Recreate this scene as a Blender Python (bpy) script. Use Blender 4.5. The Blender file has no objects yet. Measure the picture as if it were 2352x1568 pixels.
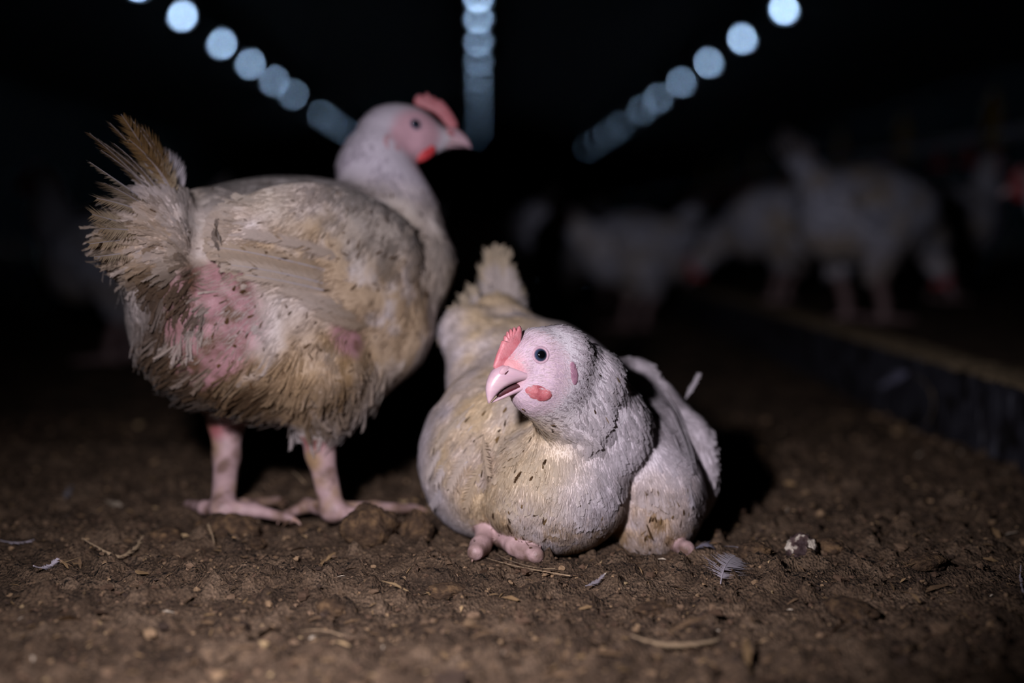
import bpy, math, random
import numpy as np
from mathutils import Vector

random.seed(7)
RNG = np.random.default_rng(7)
SC = bpy.context.scene
COL = SC.collection

# ---------------------------------------------------------------- camera
FPX = 3267.0                       # focal length in pixels of the 2352 x 1568 frame (50 mm)
CAM = np.array([0.0, 0.0, 0.31])
YAW = math.atan((1176 - 1100) / FPX)
PITCH = math.atan((784 - 520) / FPX)
FW = np.array([math.sin(YAW) * math.cos(PITCH), math.cos(YAW) * math.cos(PITCH), -math.sin(PITCH)])
RT = np.array([math.cos(YAW), -math.sin(YAW), 0.0])
UP = np.cross(RT, FW)
cam_d = bpy.data.cameras.new('camera')
cam = bpy.data.objects.new('camera', cam_d)
COL.objects.link(cam)
cam.location = CAM
cam.rotation_euler = (math.pi / 2 - PITCH, 0, -YAW)
cam_d.sensor_width = 36.0
cam_d.lens = 50.0
cam_d.clip_end = 200
cam_d.clip_start = 0.05
cam_d.dof.use_dof = True
cam_d.dof.focus_distance = 1.262
cam_d.dof.aperture_fstop = 1.75
SC.camera = cam

# ---------------------------------------------------------------- world, key lamp, exposure
world = bpy.data.worlds.new('barn_air')
SC.world = world
world.use_nodes = True
bg = world.node_tree.nodes['Background']
bg.inputs[0].default_value = (0.35, 0.45, 0.6, 1)
bg.inputs[1].default_value = 0.0
key_d = bpy.data.lights.new('hand_torch', 'SPOT')      # the photographer's hand-held LED torch, left of the camera
key = bpy.data.objects.new('hand_torch', key_d)
COL.objects.link(key)
key.location = (-0.20, 0.42, 0.425)
key_d.energy = 48.0
key_d.color = (1.0, 0.95, 1.07)
key_d.shadow_soft_size = 0.03
key_d.spot_size = math.radians(71)
key_d.spot_blend = 1.0
key.rotation_euler = (Vector((-0.03, 1.28, 0.07)) - Vector(key.location)).to_track_quat('-Z', 'Y').to_euler()
SC.view_settings.view_transform = 'Standard'
SC.view_settings.look = 'None'
SC.view_settings.gamma = 1.0
SC.view_settings.use_curve_mapping = False
SC.view_settings.exposure = 0.0
SC.cycles.use_adaptive_sampling = False
SC.cycles.max_bounces = 2
SC.cycles.diffuse_bounces = 2
SC.cycles.caustics_reflective = False
SC.cycles.caustics_refractive = False
SC.cycles.sample_clamp_indirect = 1.0


# ---------------------------------------------------------------- small helpers
def P(px, py, d):
    """world point seen at a photo pixel at depth d (metres along the lens axis)"""
    return CAM + d * (FW + (px - 1176) / FPX * RT - (py - 784) / FPX * UP)


def G(px, py, z=0.0):
    """point of the plane at height z seen at a photo pixel"""
    v = FW + (px - 1176) / FPX * RT - (py - 784) / FPX * UP
    return CAM + v * ((z - CAM[2]) / v[2])


def nrm(v):
    v = np.asarray(v, float)
    return v / (np.linalg.norm(v, axis=-1, keepdims=True) + 1e-12)


def lin(r, g, b):
    return tuple(((c / 255) / 12.92 if c <= 10 else ((c / 255 + 0.055) / 1.055) ** 2.4) for c in (r, g, b))


def sstep(a, b, x):
    t = np.clip((x - a) / (b - a), 0, 1)
    return t * t * (3 - 2 * t)


def _hash(i, j, k, s):
    h = (i * 374761393 + j * 668265263 + k * 2147483647 + s * 144665) & 0x7fffffff
    h = ((h ^ (h >> 13)) * 1274126177) & 0x7fffffff
    return ((h ^ (h >> 16)) & 0xffff) / 65535.0


def vnoise(p, s=0):
    p = np.asarray(p, float)
    f = np.floor(p)
    i = f.astype(np.int64)
    t = p - f
    t = t * t * (3 - 2 * t)
    r = 0
    for a in (0, 1):
        for b in (0, 1):
            for c in (0, 1):
                w = (t[..., 0] if a else 1 - t[..., 0]) * (t[..., 1] if b else 1 - t[..., 1]) * (t[..., 2] if c else 1 - t[..., 2])
                r = r + w * _hash(i[..., 0] + a, i[..., 1] + b, i[..., 2] + c, s)
    return r


def fbm(p, oct=4, s=0):
    a, r, n = 1.0, 0.0, 0.0
    q = np.asarray(p, float)
    for o in range(oct):
        r = r + a * vnoise(q, s + o * 17)
        n += a
        a *= 0.5
        q = q * 2.03 + 11.3
    return r / n


# ---------------------------------------------------------------- scene bookkeeping
def tag(o, label=None, cat=None, group=None, kind=None):
    if label: o['label'] = label
    if cat: o['category'] = cat
    if group: o['group'] = group
    if kind: o['kind'] = kind
    return o


def empty(name, loc, label, cat, group=None):
    o = bpy.data.objects.new(name, None)
    COL.objects.link(o)
    o.location = loc
    o.empty_display_size = 0.05
    return tag(o, label, cat, group)


def mesh_data(name, V, F, mat, smooth=True, col=None, normals=None):
    """F: (n,3) or (n,4) int array, or a list of arrays of both"""
    V = np.asarray(V, np.float32)
    Fs = F if isinstance(F, (list, tuple)) and len(F) and isinstance(F[0], np.ndarray) and F[0].ndim == 2 else [np.asarray(F, np.int32)]
    Fs = [np.asarray(f, np.int32) for f in Fs if len(f)]
    me = bpy.data.meshes.new(name)
    nl = sum(f.size for f in Fs)
    npoly = sum(len(f) for f in Fs)
    me.vertices.add(len(V))
    me.vertices.foreach_set('co', V.ravel())
    me.loops.add(nl)
    me.loops.foreach_set('vertex_index', np.concatenate([f.ravel() for f in Fs]))
    me.polygons.add(npoly)
    tot = np.concatenate([np.full(len(f), f.shape[1], np.int32) for f in Fs])
    me.polygons.foreach_set('loop_start', np.concatenate([[0], np.cumsum(tot)[:-1]]).astype(np.int32))
    me.polygons.foreach_set('use_smooth', np.full(npoly, smooth))
    me.update(calc_edges=True)
    me.validate()
    if col is not None:
        c = np.ones((len(V), 4), np.float32)
        c[:, :3] = np.asarray(col)
        a = me.color_attributes.new('col', 'FLOAT_COLOR', 'POINT')
        a.data.foreach_set('color', c.ravel())
    if normals is not None:
        me.normals_split_custom_set_from_vertices(np.asarray(normals, np.float32))
    if mat is not None:
        me.materials.append(mat)
    return me


def obj(name, me, parent=None):
    o = bpy.data.objects.new(name, me)
    COL.objects.link(o)
    if parent is not None:
        o.parent = parent
        o.location = -Vector(parent.location)      # meshes are written in world space
    return o


def mobj(name, V, F, mat, parent=None, **kw):
    return obj(name, mesh_data(name, V, F, mat, **kw), parent)


def box_arrays(c, s):
    c = np.asarray(c, float); s = np.asarray(s, float) / 2
    V = np.array([[x, y, z] for x in (-1, 1) for y in (-1, 1) for z in (-1, 1)]) * s + c
    F = np.array([[0, 1, 3, 2], [4, 6, 7, 5], [0, 4, 5, 1], [2, 3, 7, 6], [0, 2, 6, 4], [1, 5, 7, 3]])
    return V, F


def tube_arrays(pts, radii, n=10, cap=True):
    pts = np.asarray(pts, float)
    m = len(pts)
    radii = np.broadcast_to(np.asarray(radii, float), (m,))
    T = nrm(np.gradient(pts, axis=0))
    ref = np.array([0, 0, 1.0]) if abs(T[0][2]) < 0.9 else np.array([1.0, 0, 0])
    V = []
    u = nrm(np.cross(T[0], ref))
    for i in range(m):
        u = nrm(u - T[i] * np.dot(u, T[i]))
        w = np.cross(T[i], u)
        a = np.linspace(0, 2 * math.pi, n, endpoint=False)
        V.append(pts[i] + radii[i] * (np.cos(a)[:, None] * u + np.sin(a)[:, None] * w))
    V = np.concatenate(V)
    F = []
    for i in range(m - 1):
        for j in range(n):
            k = (j + 1) % n
            F.append([i * n + j, i * n + k, (i + 1) * n + k, (i + 1) * n + j])
    F = np.array(F)
    if cap:
        V = np.concatenate([V, pts[:1], pts[-1:]])
        a, b = len(V) - 2, len(V) - 1
        T1 = np.array([[a, (j + 1) % n, j] for j in range(n)])
        T2 = np.array([[b, (m - 1) * n + j, (m - 1) * n + (j + 1) % n] for j in range(n)])
        return V, [F, np.concatenate([T1, T2])]
    return V, [F]


def merge(parts):
    """merge (V, [F...]) tuples into one"""
    Vs, q, t, off = [], [], [], 0
    for V, Fs in parts:
        for f in (Fs if isinstance(Fs, list) else [Fs]):
            f = np.asarray(f)
            (q if f.shape[1] == 4 else t).append(f + off)
        Vs.append(V)
        off += len(V)
    out = []
    if q: out.append(np.concatenate(q))
    if t: out.append(np.concatenate(t))
    return np.concatenate(Vs), out


def sphere_arrays(c, r, nu=20, nv=12, R=None):
    a = np.linspace(0, math.pi, nv + 1)
    b = np.linspace(0, 2 * math.pi, nu, endpoint=False)
    V = np.array([[math.sin(x) * math.cos(y), math.sin(x) * math.sin(y), math.cos(x)] for x in a[1:-1] for y in b] + [[0, 0, 1], [0, 0, -1]])
    F = [[i * nu + j, (i + 1) * nu + j, (i + 1) * nu + (j + 1) % nu, i * nu + (j + 1) % nu] for i in range(nv - 2) for j in range(nu)]
    t, b_ = len(V) - 2, len(V) - 1
    T = [[t, j, (j + 1) % nu] for j in range(nu)] + [[b_, (nv - 2) * nu + (j + 1) % nu, (nv - 2) * nu + j] for j in range(nu)]
    V = V * np.broadcast_to(np.asarray(r, float), (3,))
    if R is not None:
        V = V @ np.asarray(R)          # rows of R are the local axes in world space
    return V + np.asarray(c), [np.array(F), np.array(T)]


# ---------------------------------------------------------------- materials
def new_mat(name):
    m = bpy.data.materials.new(name)
    m.use_nodes = True
    nt = m.node_tree
    return m, nt, nt.nodes['Principled BSDF']


def N(nt, kind, **kw):
    n = nt.nodes.new(kind)
    for k, v in kw.items():
        if k in n.inputs.keys():
            n.inputs[k].default_value = v
        else:
            setattr(n, k, v)
    return n


def ramp(nt, fac, stops):
    r = nt.nodes.new('ShaderNodeValToRGB')
    el = r.color_ramp.elements
    while len(el) < len(stops):
        el.new(0.5)
    for e, (p, c) in zip(el, stops):
        e.position = p
        e.color = (*c, 1)
    nt.links.new(fac, r.inputs['Fac'])
    return r.outputs['Color']


def mat_attr(name, rough=0.8, spec=0.2, sss=0.0, sss_r=(0.01, 0.004, 0.003), trans=0.0, bump=0.0, bscale=400, var=0.1, sheen=0.0):
    """colour from the mesh's own colour layer, broken up by fine noise"""
    m, nt, b = new_mat(name)
    at = N(nt, 'ShaderNodeAttribute', attribute_name='col')
    tc = N(nt, 'ShaderNodeTexCoord')
    no = N(nt, 'ShaderNodeTexNoise', Scale=bscale * 0.6, Detail=3.0)
    nt.links.new(tc.outputs['Object'], no.inputs['Vector'])
    mr = N(nt, 'ShaderNodeMapRange')
    mr.inputs['To Min'].default_value = 1 - var
    mr.inputs['To Max'].default_value = 1 + var
    nt.links.new(no.outputs['Fac'], mr.inputs['Value'])
    mx = N(nt, 'ShaderNodeVectorMath', operation='SCALE')
    nt.links.new(at.outputs['Color'], mx.inputs[0])
    nt.links.new(mr.outputs['Result'], mx.inputs['Scale'])
    nt.links.new(mx.outputs['Vector'], b.inputs['Base Color'])
    b.inputs['Roughness'].default_value = rough
    b.inputs['Specular IOR Level'].default_value = spec
    if sss:
        b.inputs['Subsurface Weight'].default_value = sss
        b.inputs['Subsurface Radius'].default_value = (1.0, 0.45, 0.35)
        b.inputs['Subsurface Scale'].default_value = 0.004
    if sheen:
        b.inputs['Sheen Weight'].default_value = sheen
        b.inputs['Sheen Roughness'].default_value = 0.5
    if bump:
        n2 = N(nt, 'ShaderNodeTexNoise', Scale=bscale, Detail=4.0)
        nt.links.new(tc.outputs['Object'], n2.inputs['Vector'])
        bp = N(nt, 'ShaderNodeBump', Strength=bump, Distance=0.001)
        nt.links.new(n2.outputs['Fac'], bp.inputs['Height'])
        nt.links.new(bp.outputs['Normal'], b.inputs['Normal'])
    if trans:
        tr = N(nt, 'ShaderNodeBsdfTranslucent')
        nt.links.new(mx.outputs['Vector'], tr.inputs['Color'])
        ms = N(nt, 'ShaderNodeMixShader')
        ms.inputs[0].default_value = trans
        nt.links.new(b.outputs[0], ms.inputs[1])
        nt.links.new(tr.outputs[0], ms.inputs[2])
        nt.links.new(ms.outputs[0], nt.nodes['Material Output'].inputs['Surface'])
    return m


def mat_noise(name, stops, scale=60, rough=0.7, spec=0.3, detail=5.0, bump=0.0, bdist=0.001, bscale=None, metallic=0.0, sss=0.0, stretch=None):
    m, nt, b = new_mat(name)
    tc = N(nt, 'ShaderNodeTexCoord')
    vec = tc.outputs['Object']
    if stretch:
        mp = N(nt, 'ShaderNodeMapping')
        mp.inputs['Scale'].default_value = stretch
        nt.links.new(vec, mp.inputs['Vector'])
        vec = mp.outputs['Vector']
    no = N(nt, 'ShaderNodeTexNoise', Scale=scale, Detail=detail)
    nt.links.new(vec, no.inputs['Vector'])
    nt.links.new(ramp(nt, no.outputs['Fac'], stops), b.inputs['Base Color'])
    b.inputs['Roughness'].default_value = rough
    b.inputs['Specular IOR Level'].default_value = spec
    b.inputs['Metallic'].default_value = metallic
    if sss:
        b.inputs['Subsurface Weight'].default_value = sss
        b.inputs['Subsurface Radius'].default_value = (1.0, 0.4, 0.3)
        b.inputs['Subsurface Scale'].default_value = 0.004
    if bump:
        n2 = N(nt, 'ShaderNodeTexNoise', Scale=bscale or scale * 2, Detail=6.0)
        nt.links.new(vec, n2.inputs['Vector'])
        bp = N(nt, 'ShaderNodeBump', Strength=bump, Distance=bdist)
        nt.links.new(n2.outputs['Fac'], bp.inputs['Height'])
        nt.links.new(bp.outputs['Normal'], b.inputs['Normal'])
    return m


M_FEATHER = mat_attr('plumage', rough=0.75, spec=0.15, trans=0.42, var=0.07, bscale=500, sheen=0.1)
M_SKIN = mat_attr('bird_skin', rough=0.5, spec=0.35, bump=0.6, bscale=520, var=0.12)
M_COMB = mat_noise('comb_flesh', [(0.3, lin(188, 102, 108)), (0.7, lin(208, 138, 142))], 160, 0.42, 0.45, bump=0.5, bdist=0.0008, bscale=700, sss=0.3)
M_WATTLE = mat_noise('wattle_flesh', [(0.3, lin(160, 78, 84)), (0.7, lin(196, 118, 120))], 160, 0.45, 0.4, bump=0.6, bdist=0.0008, bscale=600, sss=0.25)
M_WATTLE_RED = mat_noise('wattle_flesh_red', [(0.3, lin(196, 50, 58)), (0.7, lin(214, 80, 82))], 160, 0.45, 0.4, bump=0.6, bdist=0.0008, bscale=600, sss=0.25)
M_EAR = mat_noise('ear_skin', [(0.3, lin(150, 105, 125)), (0.7, lin(178, 135, 150))], 200, 0.6, 0.25, bump=0.6, bdist=0.0006, bscale=900)
M_EAR_PINK = mat_noise('ear_skin_pink', [(0.3, lin(196, 154, 162)), (0.7, lin(208, 172, 178))], 200, 0.6, 0.25, bump=0.4, bdist=0.0006, bscale=900)
M_BEAK = mat_noise('beak_horn', [(0.3, lin(196, 160, 172)), (0.7, lin(214, 182, 186))], 45, 0.32, 0.5, bump=0.15, bdist=0.0004, bscale=300, sss=0.15, stretch=(1, 1, 3))
M_MOUTH = mat_noise('mouth_inside', [(0.3, lin(58, 18, 24)), (0.7, lin(84, 30, 36))], 120, 0.5, 0.4)
M_LID = mat_noise('eyelid_skin', [(0.3, lin(172, 138, 152)), (0.7, lin(196, 164, 172))], 400, 0.5, 0.3, bump=0.4, bdist=0.0004, bscale=1200)
M_CLAW = mat_noise('claw_horn', [(0.3, lin(150, 118, 104)), (0.7, lin(185, 150, 135))], 120, 0.4, 0.4)


def mat_eye():
    m, nt, b = new_mat('eye')
    tc = N(nt, 'ShaderNodeTexCoord')
    ln = N(nt, 'ShaderNodeVectorMath', operation='LENGTH')
    mp = N(nt, 'ShaderNodeMapping')
    mp.inputs['Scale'].default_value = (1, 1, 0)
    nt.links.new(tc.outputs['Object'], mp.inputs['Vector'])
    nt.links.new(mp.outputs['Vector'], ln.inputs[0])
    c = ramp(nt, ln.outputs['Value'], [(0.0, (0.002, 0.002, 0.003)), (0.52, (0.003, 0.003, 0.004)), (0.6, lin(38, 48, 66)), (0.85, lin(60, 72, 96)), (0.97, lin(20, 18, 24))])
    nt.links.new(c, b.inputs['Base Color'])
    b.inputs['Roughness'].default_value = 0.04
    b.inputs['Specular IOR Level'].default_value = 0.5
    b.inputs['Coat Weight'].default_value = 0.6
    b.inputs['Coat Roughness'].default_value = 0.03
    return m


M_EYE = mat_eye()


# ---------------------------------------------------------------- sculpting by distance fields
class Sculpt:
    """smooth union of ellipsoids and tapering limbs, turned into one continuous surface"""
    def __init__(self):
        self.pr = []

    def ell(self, c, r, R=None, k=0.02, tag='body', op=1):
        R = np.eye(3) if R is None else np.asarray(R, float)
        self.pr.append(('e', np.asarray(c, float), np.asarray(r, float), R, k, tag, op))

    def limb(self, a, b, r1, r2, k=0.02, tag='body', op=1):
        self.pr.append(('l', np.asarray(a, float), np.asarray(b, float), (r1, r2), k, tag, op))

    def chain(self, pts, rad, k=0.02, tag='body'):
        for i in range(len(pts) - 1):
            self.limb(pts[i], pts[i + 1], rad[i], rad[i + 1], k, tag)

    @staticmethod
    def _d(pr, p):
        if pr[0] == 'e':
            q = (p - pr[1]) @ pr[3].T
            r = pr[2]
            k0 = np.sqrt(((q / r) ** 2).sum(-1)) + 1e-9
            k1 = np.sqrt(((q / r ** 2) ** 2).sum(-1)) + 1e-9
            return k0 * (k0 - 1) / k1
        a, b, (r1, r2) = pr[1], pr[2], pr[3]
        ba = b - a
        t = np.clip(((p - a) @ ba) / (ba @ ba), 0, 1)
        return np.sqrt(((p - a - t[..., None] * ba) ** 2).sum(-1)) - (r1 + (r2 - r1) * t)

    def __call__(self, p, only=None, skip=None):
        d = None
        for pr in self.pr:
            tg, op, k = pr[-2], pr[-1], pr[-3]
            if only is not None and tg != only: continue
            if skip is not None and tg == skip: continue
            e = self._d(pr, p)
            if d is None:
                d = e
                continue
            if op == 1:
                h = np.clip(0.5 + 0.5 * (d - e) / k, 0, 1)
                d = d * (1 - h) + e * h - k * h * (1 - h)
            else:
                h = np.clip(0.5 - 0.5 * (d + e) / k, 0, 1)
                d = d * (1 - h) - e * h + k * h * (1 - h)
        return d

    def grad(self, p, e=0.0008):
        k = np.array([(1, -1, -1), (-1, -1, 1), (-1, 1, -1), (1, 1, 1)], float)
        return sum(self(p + v * e)[..., None] * v for v in k) / (4 * e)

    def bounds(self):
        lo, hi = [], []
        for pr in self.pr:
            if pr[-1] != 1: continue
            if pr[0] == 'e':
                m = pr[2].max()
                lo.append(pr[1] - m); hi.append(pr[1] + m)
            else:
                for q, r in ((pr[1], pr[3][0]), (pr[2], pr[3][1])):
                    lo.append(q - r); hi.append(q + r)
        return np.min(lo, 0) - 0.012, np.max(hi, 0) + 0.012

    def mesh(self, h=0.0025, B=8):
        lo, hi = self.bounds()
        nb = np.ceil((hi - lo) / (h * B)).astype(int)
        dim = nb * B + 1
        cen = lo + (np.stack(np.meshgrid(*[np.arange(n) for n in nb], indexing='ij'), -1) * B + B / 2) * h
        dc = self(cen.reshape(-1, 3)).reshape(nb)
        F = np.repeat(np.repeat(np.repeat(np.where(dc < 0, -1.0, 1.0), B, 0), B, 1), B, 2).astype(np.float32)
        F = np.pad(F, ((0, 1), (0, 1), (0, 1)), mode='edge')
        near = np.argwhere(np.abs(dc) < B * h * 0.87 * 2.0)
        loc = np.stack(np.meshgrid(*[np.arange(B + 1)] * 3, indexing='ij'), -1).reshape(-1, 3)
        for s in range(0, len(near), 400):
            ix = (near[s:s + 400, None, :] * B + loc[None]).reshape(-1, 3)
            F[ix[:, 0], ix[:, 1], ix[:, 2]] = self(lo + ix * h)
        return self.nets(F, lo, h)

    def nets(self, F, lo, h):
        S = F < 0
        cs = [(a, b, c) for a in (0, 1) for b in (0, 1) for c in (0, 1)]
        n = np.array(F.shape) - 1
        cnt = sum(S[a:a + n[0], b:b + n[1], c:c + n[2]].astype(np.int8) for a, b, c in cs)
        act = np.argwhere((cnt > 0) & (cnt < 8))
        vals = np.stack([F[act[:, 0] + a, act[:, 1] + b, act[:, 2] + c] for a, b, c in cs], 1)
        cp = np.array(cs, float)
        acc = np.zeros((len(act), 3)); num = np.zeros(len(act))
        for i in range(8):
            for j in range(i + 1, 8):
                if np.abs(cp[i] - cp[j]).sum() != 1: continue
                m = (vals[:, i] < 0) != (vals[:, j] < 0)
                t = np.where(m, vals[:, i] / (vals[:, i] - vals[:, j] + 1e-12), 0)
                acc += np.where(m[:, None], cp[i] + t[:, None] * (cp[j] - cp[i]), 0)
                num += m
        V = lo + (act + acc / num[:, None]) * h
        vid = np.full(n, -1, np.int64)
        vid[act[:, 0], act[:, 1], act[:, 2]] = np.arange(len(act))
        Q = []
        for ax in range(3):
            o1, o2 = (ax + 1) % 3, (ax + 2) % 3
            sl0 = [slice(None)] * 3; sl1 = [slice(None)] * 3
            sl0[ax] = slice(0, -1); sl1[ax] = slice(1, None)
            ch = np.argwhere(S[tuple(sl0)] != S[tuple(sl1)])
            ch = ch[(ch[:, o1] > 0) & (ch[:, o2] > 0) & (ch[:, o1] < n[o1]) & (ch[:, o2] < n[o2])]
            e1 = np.eye(3, dtype=int)[o1]; e2 = np.eye(3, dtype=int)[o2]
            q = np.stack([vid[tuple((ch - a).T)] for a in (e1 + e2, e2, 0 * e1, e1)], 1)
            fl = S[tuple(ch.T)]
            q[~fl] = q[~fl][:, ::-1]
            Q.append(q)
        Q = np.concatenate(Q)
        Q = Q[(Q >= 0).all(1)]
        for _ in range(2):
            d = self(V)
            g = self.grad(V)
            V = V - np.clip(d / (np.maximum((g ** 2).sum(-1), 0.2)), -h, h)[:, None] * g
        return V, Q, nrm(self.grad(V))

    def hit(self, px, py, d0=0.9, d1=2.2):
        """first point of the surface along the view through a photo pixel"""
        v = FW + (px - 1176) / FPX * RT - (py - 784) / FPX * UP
        t = d0
        for _ in range(200):
            q = CAM + v * t
            d = float(self(q[None])[0])
            if d < 0.0002: break
            t += max(d * 0.7, 0.0003)
            if t > d1: return None, None
        return q, nrm(self.grad(q[None])[0])


def hits(S, pxy, d0=1.0, d1=1.9):
    """first surface points along the views through many photo pixels"""
    pxy = np.asarray(pxy, float)
    v = FW + (pxy[:, :1] - 1176) / FPX * RT - (pxy[:, 1:] - 784) / FPX * UP
    t = np.full(len(v), d0)
    for _ in range(70):
        d = S(CAM + v * t[:, None])
        t = np.where((d > 0.0002) & (t < d1), t + np.maximum(d * 0.8, 0.0002), t)
    ok = (np.abs(d) < 0.002) & (t < d1)
    q = (CAM + v * t[:, None])[ok]
    return q, nrm(S.grad(q))


def frame(f, up=(0, 0, 1)):
    """rows: forward, left, up"""
    f = nrm(f)
    l = nrm(np.cross(up, f))
    return np.array([f, l, np.cross(f, l)])


# ---------------------------------------------------------------- feathers
def feather_template(nb, rng, ragged=0.15, w0=0.35, tip=0.75, gap=1.25):
    """a small vane of overlapping barbs: x across (-1..1), y along (0..1); returns V, tri, barb id"""
    V, T, B = [], [], []

    def add(pts, b):
        i = len(V)
        V.extend(pts)
        B.extend([b] * len(pts))
        return i
    i = add([(-0.03, 0, 0), (0.03, 0, 0), (0.0, 0.97, 0)], 0)
    T.append((i, i + 1, i + 2))
    bid = 1
    for s in (-1, 1):
        for j in range(nb):
            y0 = 0.02 + 0.9 * j / nb
            y1 = min(y0 + 0.9 * gap / nb + 0.02, 0.99)
            ym = (y0 + y1) / 2
            prof = (w0 + (1 - w0) * math.sin(min(ym / tip, 1) * math.pi / 2)) if ym < tip else math.sqrt(max(0.02, 1 - ((ym - tip) / (1.02 - tip)) ** 2))
            w = prof * (1 + rng.uniform(-ragged, ragged * 0.5))
            ye = ym + 0.30 * w ** 0.7 * (1.05 - ym) + 0.05 + rng.uniform(-1, 1) * ragged * 0.15
            z = rng.uniform(-0.02, 0.02)
            xm, ymid = w * 0.55, ym + (ye - ym) * 0.45
            hw = (y1 - y0) * 0.5
            i = add([(0, y0, 0), (0, y1, 0), (s * xm, ymid - hw * 1.0, z - 0.02), (s * xm, ymid + hw * 1.0, z - 0.02), (s * w, ye, z - 0.06)], bid)
            if s > 0:
                T += [(i, i + 2, i + 1), (i + 1, i + 2, i + 3), (i + 2, i + 4, i + 3)]
            else:
                T += [(i, i + 1, i + 2), (i + 1, i + 3, i + 2), (i + 2, i + 3, i + 4)]
            bid += 1
    return np.array(V, float), np.array(T), np.array(B)


def hair_template(rng):
    c = rng.uniform(-0.4, 0.4)
    V = np.array([(-1, 0, 0), (1, 0, 0), (-0.7 + c, 0.5, 0), (0.7 + c, 0.5, 0), (c * 3, 1, 0)], float)
    return V, np.array([(0, 1, 2), (1, 3, 2), (2, 3, 4)]), np.zeros(5, int)


_tr = random.Random(3)
T_BODY = [feather_template(9, _tr, 0.38, gap=1.1) for _ in range(6)]
T_FLUFF = [feather_template(6, _tr, 0.55, gap=0.75) for _ in range(6)]
T_SILK = [feather_template(2, _tr, 0.45, w0=0.5, tip=0.45, gap=1.0) for _ in range(8)]
T_NECK = [feather_template(4, _tr, 0.35, w0=0.6, tip=0.55) for _ in range(6)]
T_LOW = [feather_template(3, _tr, 0.2) for _ in range(3)]
T_HAIR = [hair_template(_tr) for _ in range(6)]


def clump_dir(p, d, amp=0.5, f=55.0, s=0):
    """bend the lie of the barbs in coherent tufts"""
    w = np.stack([fbm(p * f, 2, s + 61 + 7 * i) - 0.5 for i in range(3)], -1)
    return d + amp * 2 * w


class Plumage:
    def __init__(self, rng):
        self.V, self.T, self.C, self.Nn, self.off, self.rng = [], [], [], [], 0, rng

    def add(self, tmpl, p, n, d, L, W, lift, col, bend=0.12, jit=0.06, nblend=0.75, roll=0.25):
        """p,n,d (m,3): root, surface normal, direction; L,W,lift (m,)"""
        rng = self.rng
        m = len(p)
        if m == 0: return
        L = np.broadcast_to(L, (m,)); W = np.broadcast_to(W, (m,)); lift = np.broadcast_to(lift, (m,))
        d = nrm(d - n * (d * n).sum(-1, keepdims=True))
        s = np.cross(d, n)
        cl, sl = np.cos(lift)[:, None], np.sin(lift)[:, None]
        d2 = d * cl + n * sl
        n2 = n * cl - d * sl
        a = rng.normal(0, roll, m)[:, None]
        s2 = s * np.cos(a) + n2 * np.sin(a)
        n3 = np.cross(s2, d2)
        which = rng.integers(0, len(tmpl), m)
        for k, (tv, tt, tb) in enumerate(tmpl):
            ix = np.where(which == k)[0]
            if len(ix) == 0: continue
            mm, nv = len(ix), len(tv)
            bd = rng.normal(bend, 0.025, mm)
            y = tv[:, 1][None]
            z = tv[:, 2][None] * W[ix][:, None] - bd[:, None] * L[ix][:, None] * y ** 2
            X = (p[ix][:, None] + s2[ix][:, None] * (tv[:, 0][None] * W[ix][:, None])[..., None]
                 + d2[ix][:, None] * (y * L[ix][:, None])[..., None] + n3[ix][:, None] * z[..., None])
            self.V.append(X.reshape(-1, 3))
            self.T.append((tt[None] + (np.arange(mm) * nv)[:, None, None] + self.off).reshape(-1, 3))
            self.off += mm * nv
            j = 1 + jit * rng.normal(0, 1, (mm, tb.max() + 1))[:, tb]
            c = col[ix] if col.ndim == 2 else np.broadcast_to(col, (mm, 3))
            self.C.append(np.clip(c[:, None] * j[..., None], 0.0, 0.95).reshape(-1, 3))
            nn = nrm(n[ix][:, None] * nblend + n3[ix][:, None] * (1 - nblend) + s2[ix][:, None] * (tv[:, 0][None] * 0.25)[..., None] + d2[ix][:, None] * ((y - 0.4) * 0.25)[..., None])
            self.Nn.append(np.broadcast_to(nn, X.shape).reshape(-1, 3))

    def build(self, name, mat, parent):
        o = mobj(name, np.concatenate(self.V), np.concatenate(self.T), mat, parent, col=np.concatenate(self.C), normals=np.concatenate(self.Nn))
        o['kind'] = 'stuff'
        return o


def sample_surface(V, Q, Nv, n, rng):
    T = np.concatenate([Q[:, [0, 1, 2]], Q[:, [0, 2, 3]]])
    A, B, C = V[T[:, 0]], V[T[:, 1]], V[T[:, 2]]
    ar = np.linalg.norm(np.cross(B - A, C - A), axis=1)
    ix = rng.choice(len(T), n, p=ar / ar.sum())
    u, v = rng.random(n), rng.random(n)
    f = u + v > 1
    u[f], v[f] = 1 - u[f], 1 - v[f]
    w = 1 - u - v
    t = T[ix]
    return (w[:, None] * V[t[:, 0]] + u[:, None] * V[t[:, 1]] + v[:, None] * V[t[:, 2]],
            nrm(w[:, None] * Nv[t[:, 0]] + u[:, None] * Nv[t[:, 1]] + v[:, None] * Nv[t[:, 2]]))


def flow_field(guides, sharp=2.0):
    gp = np.array([g[0] for g in guides]); gd = nrm(np.array([g[1] for g in guides]))

    def f(p):
        d2 = ((p[:, None] - gp[None]) ** 2).sum(-1) + 1e-5
        w = 1 / d2 ** sharp
        return nrm((w[..., None] * gd[None]).sum(1))
    return f


def zone(p, c, r, soft=0.4):
    d = np.linalg.norm(p - np.asarray(c), axis=-1)
    return 1 - sstep(r * (1 - soft), r * (1 + soft), d)


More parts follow.
